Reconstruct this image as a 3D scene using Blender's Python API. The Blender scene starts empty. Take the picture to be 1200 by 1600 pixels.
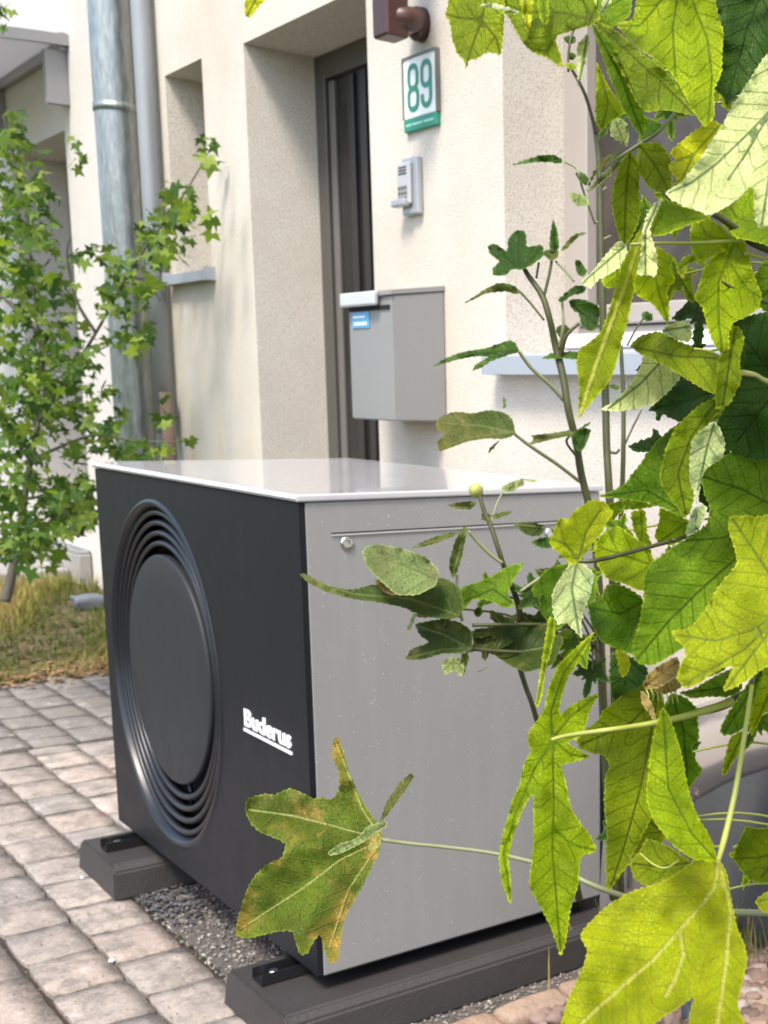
import bpy, bmesh, math, random
import numpy as np
from mathutils import Vector, Matrix, noise
from mathutils.geometry import delaunay_2d_cdt

S = bpy.context.scene
COL = S.collection
RND = random.Random(7)

# ------------------------------------------------------------------ camera
F = 2015.91; CX, CY = 1212.27, 979.26            # focal length and optical centre of the cropped photograph, in its pixels
CP = Vector((2.4271, -1.0184, 1.1795)); YAW, PIT, ROL = 0.81732, -0.17293, 0.022314
fw = Vector((-math.sin(YAW)*math.cos(PIT), math.cos(YAW)*math.cos(PIT), math.sin(PIT)))
r0 = Vector((math.cos(YAW), math.sin(YAW), 0)); u0 = r0.cross(fw)
rt = r0*math.cos(ROL)+u0*math.sin(ROL); up = u0*math.cos(ROL)-r0*math.sin(ROL)
cam = bpy.data.cameras.new('camera'); co = bpy.data.objects.new('camera', cam); COL.objects.link(co)
M = Matrix((rt, up, -fw)).transposed().to_4x4(); M.translation = CP; co.matrix_world = M
cam.sensor_fit = 'VERTICAL'; cam.sensor_height = 36; cam.sensor_width = 27; cam.lens = F/1600*36
cam.shift_x = (600-CX)/1600; cam.shift_y = (CY-800)/1600
cam.clip_start = 0.05; cam.clip_end = 2000
cam.dof.use_dof = True; cam.dof.focus_distance = 1.25; cam.dof.aperture_fstop = 14
S.camera = co

# ------------------------------------------------------------------ light
SUN_AZ = Vector((0.50, -0.78, 0)).normalized(); EL = math.radians(58)
sd = SUN_AZ*math.cos(EL)+Vector((0, 0, math.sin(EL)))
W = bpy.data.worlds.new('World'); S.world = W; W.use_nodes = True
nt = W.node_tree; sky = nt.nodes.new('ShaderNodeTexSky'); sky.sky_type = 'NISHITA'; sky.sun_disc = False
sky.sun_elevation = EL; sky.sun_rotation = math.atan2(sd.x, sd.y); sky.air_density = 1.0; sky.dust_density = 2.5; sky.ozone_density = 1.0
bg = nt.nodes['Background']; bg.inputs[1].default_value = 0.15
nt.links.new(sky.outputs[0], bg.inputs[0])
sl = bpy.data.lights.new('sun', 'SUN'); sl.energy = 2.1; sl.angle = math.radians(14); sl.color = (1, .93, .82)
so = bpy.data.objects.new('sun', sl); COL.objects.link(so); so.rotation_euler = sd.to_track_quat('Z', 'Y').to_euler()
S.view_settings.view_transform = 'Standard'; S.view_settings.look = 'None'; S.view_settings.gamma = 1
S.view_settings.use_curve_mapping = False; S.view_settings.exposure = 1.27

# ------------------------------------------------------------------ helpers
def ray(x, y): return fw + rt*((x-CX)/F) - up*((y-CY)/F)
def at(x, y, d): return CP + ray(x, y)*d
def on_y(x, y, Y): d = ray(x, y); return CP + d*((Y-CP.y)/d.y)
def on_x(x, y, X): d = ray(x, y); return CP + d*((X-CP.x)/d.x)

def tag(o, label=None, cat=None, group=None, kind=None):
    if label: o['label'] = label
    if cat: o['category'] = cat
    if group: o['group'] = group
    if kind: o['kind'] = kind
    return o
def link(name, me, mat=None, parent=None, smooth=False):
    o = bpy.data.objects.new(name, me); COL.objects.link(o)
    if mat is not None and not me.materials: me.materials.append(mat)
    if parent is not None:
        o.parent = parent; o.matrix_parent_inverse = Matrix.Translation(-parent.location) if parent.type == 'EMPTY' else Matrix()
    if smooth:
        for p in me.polygons: p.use_smooth = True
    return o
def empty(name, loc=(0, 0, 0)):
    o = bpy.data.objects.new(name, None); COL.objects.link(o); o.location = loc; o.empty_display_size = .1
    return o
def mesh(bm, name='m'):
    me = bpy.data.meshes.new(name); bmesh.ops.recalc_face_normals(bm, faces=bm.faces); bm.to_mesh(me); bm.free(); return me
def pydata(v, f, name='m'):
    me = bpy.data.meshes.new(name); me.from_pydata([tuple(p) for p in v], [], f); me.update(); return me
def add_box(bm, a, b, bev=0.0, seg=1):
    r = bmesh.ops.create_cube(bm, size=1.0)
    vs = r['verts']
    for v in vs:
        v.co = Vector([a[i]+(v.co[i]+.5)*(b[i]-a[i]) for i in range(3)])
    if bev > 0:
        es = list({e for v in vs for e in v.link_edges})
        bmesh.ops.bevel(bm, geom=es, offset=bev, segments=seg, affect='EDGES', profile=.5)
def box(name, a, b, mat, parent=None, bev=0.0, seg=2, smooth=False):
    bm = bmesh.new(); add_box(bm, a, b, bev, seg); return link(name, mesh(bm), mat, parent, smooth)
def add_tube(bm, pts, rad, n=10, cap=True):
    pts = [Vector(p) for p in pts]; k = len(pts)
    if not hasattr(rad, '__len__'): rad = [rad]*k
    rings = []; prev = None
    for i, p in enumerate(pts):
        t = (pts[min(i+1, k-1)]-pts[max(i-1, 0)]).normalized()
        if prev is None:
            a = t.orthogonal().normalized()
        else:
            a = (prev - t*prev.dot(t)).normalized()
        prev = a; b = t.cross(a)
        rings.append([bm.verts.new(p+(a*math.cos(2*math.pi*j/n)+b*math.sin(2*math.pi*j/n))*rad[i]) for j in range(n)])
    for i in range(k-1):
        for j in range(n):
            f = bm.faces.new((rings[i][j], rings[i][(j+1) % n], rings[i+1][(j+1) % n], rings[i+1][j])); f.smooth = True
    if cap:
        bm.faces.new(rings[0][::-1]); bm.faces.new(rings[-1])
def tube(name, pts, rad, mat, parent=None, n=10):
    bm = bmesh.new(); add_tube(bm, pts, rad, n); return link(name, mesh(bm), mat, parent)
def smooth_pts(pts, k=6):
    pts = [Vector(p) for p in pts]; out = []
    for i in range(len(pts)-1):
        p0 = pts[max(i-1, 0)]; p1 = pts[i]; p2 = pts[i+1]; p3 = pts[min(i+2, len(pts)-1)]
        for j in range(k):
            t = j/k; out.append(.5*((2*p1)+(p2-p0)*t+(2*p0-5*p1+4*p2-p3)*t*t+(3*p1-p0-3*p2+p3)*t**3))
    out.append(pts[-1]); return out
def fan_oval(r, a):
    """the round centre disc widens into a slightly upright oval towards the rim"""
    s_ = (r-.285)/.145; rx = .285+.100*s_; rz = .285+.146*s_
    if r < .285: rx = rz = r; s_ = 0
    return -.857+.011*s_+rx*math.cos(a), .495-.010*s_+rz*math.sin(a)
def add_lathe(bm, prof, c, n=96):
    """prof: list of (radius, y) swept round the y axis through c"""
    rings = []
    for r, y in prof:
        row = []
        for j in range(n):
            x_, z_ = fan_oval(r, 2*math.pi*j/n); row.append(bm.verts.new((x_, c[1]+y, z_)))
        rings.append(row)
    for i in range(len(prof)-1):
        for j in range(n):
            bm.faces.new((rings[i][j], rings[i][(j+1) % n], rings[i+1][(j+1) % n], rings[i+1][j])).smooth = True
    return rings

# ------------------------------------------------------------------ materials
class N:
    def __init__(s, name):
        s.m = bpy.data.materials.new(name); s.m.use_nodes = True; s.t = s.m.node_tree; s.b = s.t.nodes['Principled BSDF']; s.out = s.t.nodes['Material Output']
    def n(s, t, **k):
        x = s.t.nodes.new(t)
        for a, b in k.items(): setattr(x, a, b)
        return x
    def l(s, a, b): s.t.links.new(a, b)
    def noise(s, vec, scale, detail=4, rough=.55):
        x = s.n('ShaderNodeTexNoise'); x.inputs['Scale'].default_value = scale; x.inputs['Detail'].default_value = detail; x.inputs['Roughness'].default_value = rough
        if vec is not None: s.l(vec, x.inputs['Vector'])
        return x.outputs['Fac']
    def ramp(s, fac, stops):
        x = s.n('ShaderNodeValToRGB'); e = x.color_ramp.elements
        while len(e) < len(stops): e.new(.5)
        for i, (p, c) in enumerate(stops):
            e[i].position = p; e[i].color = (*c, 1) if len(c) == 3 else c
        s.l(fac, x.inputs[0]); return x.outputs[0]
    def mix(s, fac, a, b, mode='MIX'):
        x = s.n('ShaderNodeMix', data_type='RGBA', blend_type=mode)
        for sock, v in ((x.inputs[0], fac), (x.inputs[6], a), (x.inputs[7], b)):
            if hasattr(v, 'is_output'): s.l(v, sock)
            elif isinstance(v, (int, float)): sock.default_value = v
            else: sock.default_value = (*v, 1)
        return x.outputs[2]
    def math(s, op, a, b=0.0, c=None):
        x = s.n('ShaderNodeMath', operation=op)
        for i, v in enumerate((a, b) if c is None else (a, b, c)):
            if hasattr(v, 'is_output'): s.l(v, x.inputs[i])
            else: x.inputs[i].default_value = v
        return x.outputs[0]
    def bump(s, h, strength, dist=.01, normal=None):
        x = s.n('ShaderNodeBump'); x.inputs['Strength'].default_value = strength; x.inputs['Distance'].default_value = dist
        s.l(h, x.inputs['Height'])
        if normal: s.l(normal, x.inputs['Normal'])
        return x.outputs[0]
    def obj(s): return s.n('ShaderNodeTexCoord').outputs['Object']
    def pos(s): return s.n('ShaderNodeNewGeometry').outputs['Position']
    def rnd(s): return s.n('ShaderNodeObjectInfo').outputs['Random']
    def attr(s, name): return s.n('ShaderNodeAttribute', attribute_name=name).outputs
    def set(s, **k):
        for a, v in k.items():
            i = s.b.inputs[{'col': 'Base Color', 'rough': 'Roughness', 'metal': 'Metallic', 'nrm': 'Normal', 'spec': 'Specular IOR Level', 'coat': 'Coat Weight', 'trans': 'Transmission Weight'}[a]]
            if hasattr(v, 'is_output'): s.l(v, i)
            elif isinstance(v, tuple): i.default_value = (*v, 1)
            else: i.default_value = v
        return s.m

def mat_plaster(name, c1, c2):
    g = N(name); p = g.pos()
    big = g.noise(p, 1.3, 5, .6); fine = g.noise(p, 210, 2, .6); mid = g.noise(p, 9, 4)
    c = g.mix(g.ramp(big, [(.38, (0, 0, 0)), (.6, (1, 1, 1))]), c1, c2); c = g.mix(g.ramp(fine, [(.4, (.5, .5, .5)), (.6, (0, 0, 0))]), c, tuple(x*.86 for x in c1))
    # blue grey and ochre algae stains low on the wall left of the door
    sep = g.n('ShaderNodeSeparateXYZ'); g.l(p, sep.inputs[0])
    zone = g.math('MULTIPLY', g.ramp(g.math('MULTIPLY_ADD', sep.outputs[0], .25, 1.15), [(.0, (0, 0, 0)), (.08, (1, 1, 1)), (.4, (1, 1, 1)), (.5, (0, 0, 0))]),
                  g.ramp(g.math('MULTIPLY', sep.outputs[2], .4), [(.25, (1, 1, 1)), (.75, (0, 0, 0))]))
    mp = g.n('ShaderNodeMapping'); mp.inputs['Scale'].default_value = (2.2, 1, .5); g.l(p, mp.inputs[0])
    st = g.noise(mp.outputs[0], 2.0, 5, .6)
    sc = g.ramp(st, [(.35, (.42, .46, .52)), (.5, (.62, .62, .58)), (.62, (.55, .50, .33))])
    c = g.mix(g.math('MULTIPLY', zone, .65), c, sc)
    dots = g.ramp(fine, [(.37, (1, 1, 1)), (.45, (0, 0, 0))])
    c = g.mix(g.math('MULTIPLY', dots, .7), c, (.30, .24, .19))
    c = g.mix(g.math('MULTIPLY', g.ramp(mid, [(.5, (0, 0, 0)), (.8, (1, 1, 1))]), .25), c, (.52, .44, .36))
    h = g.math('ADD', fine, g.math('MULTIPLY', mid, .6))
    return g.set(col=c, rough=.92, nrm=g.bump(h, .7, .003), spec=.2)
PLASTER = mat_plaster('cream_plaster', (.60, .545, .465), (.69, .65, .58))
PLASTER_N = mat_plaster('white_plaster', (.62, .595, .55), (.66, .635, .60))

def simple(name, col, rough=.5, metal=0, bumpscale=0, bumpstr=.2, var=0.0, spec=.5, varscale=6, coat=0):
    g = N(name); p = g.obj(); c = col
    if var: c = g.mix(g.noise(p, varscale, 5), tuple(x*(1-var) for x in col), tuple(min(1, x*(1+var)) for x in col))
    k = dict(col=c, rough=rough, metal=metal, spec=spec, coat=coat)
    if bumpscale: k['nrm'] = g.bump(g.noise(p, bumpscale, 4), bumpstr, .003)
    return g.set(**k)

# painted steel of the unit, with dust specks and faint water marks
def mat_paint(name, col, rough, speck, spk_col=(.6, .6, .58), dens=.30, coat=0, sp_=.5):
    g = N(name); p = g.obj()
    v = g.n('ShaderNodeTexVoronoi'); v.inputs['Scale'].default_value = 105; v.inputs['Randomness'].default_value = 1; g.l(p, v.inputs['Vector'])
    gate = g.ramp(g.noise(p, 30, 3), [(.48, (0, 0, 0)), (.56, (1, 1, 1))])
    sp = g.math('MULTIPLY', g.math('MULTIPLY', g.math('LESS_THAN', v.outputs['Distance'], dens*.45), speck), gate)
    c = g.mix(g.noise(p, 2.5, 6, .6), tuple(x*.92 for x in col), tuple(x*1.08 for x in col))
    mp = g.n('ShaderNodeMapping'); mp.inputs['Scale'].default_value = (9, 9, .7); g.l(p, mp.inputs[0])
    dust = g.ramp(g.noise(mp.outputs[0], 3, 5), [(.5, (0, 0, 0)), (.8, (1, 1, 1))])
    c = g.mix(g.math('MULTIPLY', dust, speck*.10), c, spk_col)
    c = g.mix(sp, c, spk_col)
    r = g.math('ADD', g.math('MULTIPLY', g.noise(p, 14, 5), .2), rough-.1)
    return g.set(col=c, rough=r, nrm=g.bump(g.math('SUBTRACT', g.math('MULTIPLY', g.noise(p, 350, 2), .1), g.math('MULTIPLY', g.math('MULTIPLY', gate, -6.0), g.math('MAXIMUM', g.math('SUBTRACT', .16, v.outputs['Distance']), 0.0))), .35, .0012), spec=sp_, coat=coat)
SIDE = mat_paint('grey_painted_steel', (.25, .25, .247), .40, .6)
LID = mat_paint('light_grey_lid_paint', (.47, .47, .485), .2, .2, coat=.6)
DARK = mat_paint('anthracite_front_paint', (.0095, .011, .014), .46, .10, (.12, .12, .13), sp_=.22)
DISC = mat_paint('anthracite_disc_paint', (.021, .024, .027), .5, .10, (.12, .12, .13), sp_=.3)
RING = simple('black_ring_plastic', (.010, .012, .016), .34, spec=.5)
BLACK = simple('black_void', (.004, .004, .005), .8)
WHITE = simple('white_badge', (.85, .85, .85), .35)
STEEL = simple('bolt_zinc', (.6, .6, .6), .25, 1)
RUBBER = simple('black_rubber', (.034, .031, .030), .55, bumpscale=120, bumpstr=.5, var=.35, varscale=9)
RAIL = simple('black_rail', (.012, .012, .013), .35)
FRAME = simple('grey_frame_paint', (.13, .122, .11), .45, var=.1)
DFRAME = simple('dark_door_paint', (.018, .016, .015), .4, var=.15)
WFRAME = simple('beige_window_frame', (.36, .32, .29), .45, var=.08)
WWHITE = simple('white_window_frame', (.75, .74, .72), .4)
SILL = simple('aluminium_sill', (.40, .43, .48), .4, .3, var=.1)
MAILM = mat_paint('grey_mailbox_paint', (.235, .232, .23), .38, .2)
MLID = simple('light_mailbox_flap', (.60, .61, .63), .28, .3)
STICK = simple('blue_sticker', (.10, .35, .60), .4)
STICKW = simple('white_sticker_print', (.75, .80, .85), .4)
GREEN = simple('green_enamel', (.012, .23, .13), .35)
GREENL = simple('pale_green_print', (.30, .62, .50), .4)
SIGNW = simple('white_enamel', (.86, .88, .84), .3)
BROWN = simple('brown_bracket_paint', (.055, .020, .014), .42, var=.3, bumpscale=40)
INTER = simple('silver_intercom', (.40, .41, .43), .35, .4)
RUST = simple('weathered_brown_wood', (.16, .11, .08), .8, bumpscale=60, bumpstr=.8, var=.4)
CONC = simple('pale_concrete', (.30, .285, .265), .85, bumpscale=60, bumpstr=.6, var=.25)
PLINTH = simple('dark_grey_plinth', (.085, .088, .095), .85, bumpscale=90, bumpstr=.6, var=.3)
STONE = simple('blue_grey_stone', (.12, .14, .165), .7, bumpscale=40, bumpstr=.5, var=.3)
GRATE = simple('galvanised_grate', (.55, .56, .58), .4, .6)
def mat_glass(name, col):
    g = N(name); return g.set(col=g.mix(g.ramp(g.noise(g.pos(), 5, 4), [(.4, (0, 0, 0)), (.6, (1, 1, 1))]), col, tuple(x*1.7 for x in col)), rough=.12, spec=.25)
GLASS = mat_glass('dark_window_glass', (.045, .038, .032))
CURT = simple('grey_curtain', (.22, .21, .20), .8, var=.3, varscale=12)
def mat_canopy():
    g = N('frosted_acrylic'); t = g.n('ShaderNodeBsdfTranslucent'); t.inputs[0].default_value = (.6, .6, .62, 1)
    mx = g.n('ShaderNodeMixShader'); mx.inputs[0].default_value = .5; g.set(col=(.42, .42, .44), rough=.3)
    g.l(g.b.outputs[0], mx.inputs[1]); g.l(t.outputs[0], mx.inputs[2]); g.l(mx.outputs[0], g.out.inputs[0]); return g.m
ACRYL = mat_canopy()
CANF = simple('canopy_rim_metal', (.30, .30, .31), .4, .4)
def mat_zinc():
    g = N('spangled_zinc'); p = g.obj()
    mp = g.n('ShaderNodeMapping'); mp.inputs['Scale'].default_value = (40, 40, 7); g.l(p, mp.inputs[0])
    a = g.noise(mp.outputs[0], 1.6, 5, .7); b = g.noise(p, 25, 4)
    c = g.ramp(a, [(.32, (.22, .235, .23)), (.5, (.33, .35, .345)), (.66, (.48, .50, .485))])
    c = g.mix(g.math('MULTIPLY', b, .4), c, (.30, .35, .36))
    return g.set(col=c, rough=g.math('ADD', .22, g.math('MULTIPLY', a, .3)), metal=.75)
ZINC = mat_zinc()
ZINCL = simple('dull_pale_zinc', (.30, .32, .34), .5, .3, var=.12)
def mat_jacket():
    g = N('brown_metal_jacket'); p = g.obj()
    return g.set(col=g.mix(g.noise(p, 5, 4), (.44, .38, .35), (.62, .60, .60)), rough=.22, metal=.85)
JACK = mat_jacket()

def mat_paver():
    g = N('worn_concrete_paver'); p = g.pos(); r = g.rnd()
    c = g.ramp(r, [(0, (.23, .205, .185)), (.3, (.32, .27, .235)), (.55, (.26, .24, .22)), (.8, (.34, .275, .235)), (1, (.37, .32, .28))])
    sep = g.n('ShaderNodeSeparateXYZ'); g.l(p, sep.inputs[0])
    far = g.math('LESS_THAN', sep.outputs[0], -2.71)
    c = g.mix(g.math('MULTIPLY', far, .75), c, (.155, .155, .148))
    a = g.noise(p, 14, 6, .7); b = g.noise(p, 90, 4, .7); d = g.noise(p, 260, 2)
    c = g.mix(g.ramp(a, [(.38, (.75, .75, .75)), (.54, (0, 0, 0))]), c, (.15, .135, .12))
    c = g.mix(g.math('MULTIPLY', g.ramp(a, [(.58, (0, 0, 0)), (.7, (1, 1, 1))]), .6), c, (.52, .45, .39))
    c = g.mix(g.math('MULTIPLY', g.ramp(b, [(.55, (0, 0, 0)), (.7, (1, 1, 1))]), .45), c, (.50, .45, .40))
    c = g.mix(g.math('MULTIPLY', g.ramp(b, [(.32, (1, 1, 1)), (.42, (0, 0, 0))]), .6), c, (.12, .10, .09))
    h = g.math('ADD', g.math('MULTIPLY', a, 1.2), g.math('ADD', b, g.math('MULTIPLY', d, .5)))
    return g.set(col=c, rough=.85, nrm=g.bump(h, .55, .005), spec=.3)
PAVER = mat_paver()
def mat_soil(name, a1, a2, sc=60):
    g = N(name); p = g.pos(); a = g.noise(p, sc, 6, .75); b = g.noise(p, 5, 3)
    c = g.mix(g.ramp(a, [(.35, (0, 0, 0)), (.65, (1, 1, 1))]), a1, a2); c = g.mix(g.math('MULTIPLY', b, .5), c, tuple(x*.5 for x in a1))
    return g.set(col=c, rough=.95, nrm=g.bump(a, 1, .01), spec=.1)
SAND = mat_soil('joint_sand', (.07, .06, .05), (.16, .13, .11), 200)
SOIL = mat_soil('grey_grit_soil', (.12, .105, .095), (.26, .23, .21), 160)
EARTH = mat_soil('garden_earth', (.11, .08, .055), (.24, .19, .12), 40)
LAWN = mat_soil('lawn_ground', (.05, .08, .025), (.10, .12, .05), 8)
def mat_attr(name, stops, rough=.85, trans=0.0):
    g = N(name); c = g.ramp(g.attr('tone')[2], stops)
    n = g.noise(g.pos(), 220, 3); c = g.mix(g.math('MULTIPLY', n, .35), c, (.03, .03, .025))
    g.set(col=c, rough=rough, spec=.25)
    if trans:
        t = g.n('ShaderNodeBsdfTranslucent'); g.l(c, t.inputs[0]); mx = g.n('ShaderNodeMixShader'); mx.inputs[0].default_value = trans
        g.l(g.b.outputs[0], mx.inputs[1]); g.l(t.outputs[0], mx.inputs[2]); g.l(mx.outputs[0], g.out.inputs[0])
    return g.m
GRIT = mat_attr('mixed_grit', [(0, (.08, .075, .07)), (.45, (.21, .19, .175)), (.8, (.33, .29, .265)), (1, (.55, .50, .45))])
PEB = mat_attr('pink_brown_pebbles', [(0, (.08, .06, .05)), (.4, (.22, .15, .12)), (.8, (.33, .24, .20)), (1, (.42, .36, .33))])
GRASS = mat_attr('mixed_dry_grass', [(0, (.05, .11, .015)), (.35, (.16, .21, .03)), (.6, (.42, .37, .10)), (.85, (.58, .45, .18)), (1, (.30, .17, .09))], trans=.35)
def mat_brick():
    g = N('tan_edging_stone'); p = g.pos(); a = g.noise(p, 30, 6, .7)
    c = g.mix(a, (.16, .10, .065), (.42, .29, .20)); c = g.mix(g.math('MULTIPLY', g.rnd(), .4), c, (.40, .33, .27))
    return g.set(col=c, rough=.9, nrm=g.bump(g.noise(p, 80, 5), 1, .006))
TAN = mat_brick()

def mat_leaf(name, c1, c2, vein, tcol, trans=.55, rough=.5, veinw=.8, spots=None, gloss=.2, side=.42):
    """vd = distance to the nearest midrib, va = length along it, ed = distance to the edge, all in tenths of a millimetre or so"""
    g = N(name); A = g.attr('vd')[2]; B = g.attr('va')[2]; E = g.attr('ed')[2]
    uv = g.n('ShaderNodeUVMap').outputs[0]
    n1 = g.noise(uv, 3.2, 5, .65); n2 = g.noise(uv, 22, 4, .7)
    c = g.mix(g.ramp(n1, [(.32, (0, 0, 0)), (.68, (1, 1, 1))]), c1, c2)
    c = g.mix(g.ramp(g.noise(uv, 1.6, 3, .5), [(.42, (0, 0, 0)), (.62, (.75, .75, .75))]), c, tuple(x*.55 for x in c1)); c = g.mix(g.ramp(n2, [(.4, (0, 0, 0)), (.7, (.6, .6, .6))]), c, tuple(x*.5 for x in c1))
    hs = g.n('ShaderNodeHueSaturation'); g.l(c, hs.inputs['Color']); g.l(g.math('MULTIPLY_ADD', g.rnd(), .42, .88), hs.inputs['Value']); g.l(g.math('MULTIPLY_ADD', g.rnd(), -.022, .528), hs.inputs['Hue']); c = hs.outputs[0]
    # main veins and side veins that leave them at an angle
    mv = g.ramp(g.math('DIVIDE', A, 6.0), [(.0, (1, 1, 1)), (.22*veinw, (.9, .9, .9)), (.48*veinw, (0, 0, 0))])
    ph = g.math('ADD', g.math('SUBTRACT', B, g.math('MULTIPLY', A, .85)), g.math('MULTIPLY', n1, 12))
    fr = g.math('FRACT', g.math('DIVIDE', ph, 27.0)); tri = g.math('ABSOLUTE', g.math('SUBTRACT', fr, .5))
    sv = g.ramp(tri, [(.0, (1, 1, 1)), (.035, (.7, .7, .7)), (.075, (0, 0, 0))])
    vo = g.n('ShaderNodeTexVoronoi', feature='DISTANCE_TO_EDGE'); vo.inputs['Scale'].default_value = 15; g.l(uv, vo.inputs['Vector'])
    net = g.ramp(vo.outputs['Distance'], [(.0, (1, 1, 1)), (.07, (0, 0, 0))])
    c = g.mix(g.math('MULTIPLY', net, .13), c, vein); c = g.mix(g.math('MULTIPLY', sv, side), c, vein); c = g.mix(g.math('MULTIPLY', mv, .85), c, vein)
    if spots:
        sp = g.ramp(g.noise(uv, 5.5, 6, .75), [(.50, (0, 0, 0)), (.60, (1, 1, 1))]); near = g.ramp(g.math('DIVIDE', E, 40.0), [(0, (1, 1, 1)), (1, (0, 0, 0))])
        big_ = g.ramp(g.noise(uv, 1.3, 3), [(.50, (0, 0, 0)), (.66, (1, 1, 1))]); k = g.math('MINIMUM', g.math('MULTIPLY', g.math('ADD', g.math('MULTIPLY', sp, .8), g.math('MULTIPLY', near, g.math('MULTIPLY', n1, 1.5))), g.math('ADD', .06, big_)), 1.0)
        c = g.mix(k, c, spots)
        c = g.mix(g.math('MULTIPLY', g.ramp(n2, [(.56, (0, 0, 0)), (.66, (1, 1, 1))]), .8), c, (.035, .045, .01))
    rim = g.ramp(g.math('DIVIDE', E, 4.0), [(.0, (1, 1, 1)), (.6, (0, 0, 0))]); c = g.mix(g.math('MULTIPLY', rim, .5), c, tuple(min(.8, x*1.5+.02) for x in c2))  # edge highlight painted into the leaf colour as a paler rim
    h = g.math('SUBTRACT', g.math('MULTIPLY', n2, .4), g.math('ADD', g.math('ADD', mv, g.math('MULTIPLY', sv, .7)), g.math('MULTIPLY', net, .3)))
    nb = g.bump(h, .8, .002)
    g.set(col=c, rough=rough, nrm=nb, spec=gloss)
    t = g.n('ShaderNodeBsdfTranslucent'); tc = g.mix(1.0, c, tcol, 'MULTIPLY'); g.l(tc, t.inputs[0]); g.l(nb, t.inputs[1])
    mx = g.n('ShaderNodeMixShader'); mx.inputs[0].default_value = trans
    g.l(g.b.outputs[0], mx.inputs[1]); g.l(t.outputs[0], mx.inputs[2]); g.l(mx.outputs[0], g.out.inputs[0])
    return g.m
LM = {
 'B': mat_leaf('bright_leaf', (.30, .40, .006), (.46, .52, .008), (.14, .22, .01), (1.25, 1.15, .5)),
 'L': mat_leaf('bright_leaf_pale_rib', (.34, .40, .006), (.50, .52, .010), (.62, .64, .14), (1.25, 1.15, .5), veinw=1.5, side=.2),
 'Y': mat_leaf('yellow_leaf', (.52, .55, .012), (.74, .72, .03), (.20, .28, .04), (1.3, 1.15, .6)),
 'P': mat_leaf('pale_leaf_underside', (.56, .62, .24), (.72, .74, .34), (.10, .16, .06), (1.1, 1.1, .8), trans=.4, rough=.5),
 'M': mat_leaf('mid_green_leaf', (.13, .23, .010), (.27, .37, .018), (.05, .11, .01), (1.2, 1.15, .5)),
 'O': mat_leaf('olive_leaf', (.21, .28, .006), (.34, .39, .012), (.10, .13, .01), (1.2, 1.1, .5)),
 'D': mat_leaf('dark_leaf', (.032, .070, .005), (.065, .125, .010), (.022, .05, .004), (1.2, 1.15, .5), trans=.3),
 'S': mat_leaf('scorched_leaf', (.075, .115, .008), (.17, .22, .018), (.34, .38, .12), (1.2, 1.1, .5), trans=.35, spots=(.42, .27, .06), veinw=.8, side=.15),
 'N': mat_leaf('weathered_leaf', (.042, .068, .008), (.085, .115, .018), (.13, .16, .05), (1.2, 1.1, .5), trans=.35, spots=(.13, .13, .03), side=.15),
 'W': mat_leaf('white_mildewed_leaf', (.17, .22, .06), (.28, .32, .12), (.12, .15, .04), (1, 1, .8), trans=.3, spots=(.20, .20, .08)),
 'R': mat_leaf('dry_leaf', (.28, .18, .05), (.45, .34, .14), (.18, .10, .04), (1.2, 1, .6), trans=.3),
}
STEMG = simple('green_petiole', (.34, .36, .08), .45, var=.25, varscale=30)
STEMD = simple('dark_green_stem', (.055, .06, .018), .5, var=.4, varscale=40)
STEMP = simple('pale_grey_stem', (.20, .22, .11), .5, var=.2, varscale=30)
BARK = simple('grey_bark', (.085, .075, .06), .85, var=.4, bumpscale=50, bumpstr=.8, varscale=18)

# ------------------------------------------------------------------ ground
G = -.12                                    # top of the paving
YW = 1.0                                    # street face of the wall
def terrain(x, y):
    t = min(max((-3.9-x)/1.25, 0), 1); t = t*t*(3-2*t)
    return -.135+.27*t
vs = []; fs = []
xs = [-600, -60, -20, -10]+[-8+.25*i for i in range(0, 37)]+[2, 4, 8, 20, 60, 600]; ys = [-600, -60, -20, -8, -4, -2, -1, -.5, 0, .5, 1, 1.5, 3, 8, 30, 600]
for y in ys:
    for x in xs: vs.append((x, y, terrain(x, y)))
nx = len(xs)
for j in range(len(ys)-1):
    for i in range(nx-1): fs.append((j*nx+i, j*nx+i+1, (j+1)*nx+i+1, (j+1)*nx+i))
gr = link('ground', pydata(vs, fs), LAWN, smooth=True); tag(gr, kind='structure', label='garden ground around the paving and the house')
# earth under the rough grass, grit bed under the unit, sand under the pavers
ev = []; ef = []; ex = [-7.6+.2*i for i in range(19)]
for i, x in enumerate(ex):
    for y in (-2.2, YW+.02): ev.append((x, y, terrain(x, y)+.004))
for i in range(len(ex)-1): ef.append((2*i, 2*i+2, 2*i+3, 2*i+1))
o = link('earth', pydata(ev, ef), EARTH, smooth=True); tag(o, kind='structure', label='bare dry earth under the rough grass at left')
pav = link('paving', pydata([(-3.98, -2.4, G-.013), (3.4, -2.4, G-.013), (3.4, -.045, G-.013), (-3.98, -.045, G-.013), (-3.98, YW, G-.013), (-1.50, YW, G-.013), (-1.50, -.045, G-.013)], [(0, 1, 2, 6, 3), (3, 6, 5, 4)]), SAND)
tag(pav, kind='structure', label='worn concrete block paving with sandy joints')
bed = link('grit_bed', pydata([(-1.50, -.045, G-.005), (3.4, -.045, G-.005), (3.4, YW, G-.005), (-1.50, YW, G-.005)], [(0, 1, 2, 3)]), SOIL)
tag(bed, kind='structure', label='grey grit bed under the heat pump between paving and wall')

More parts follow.
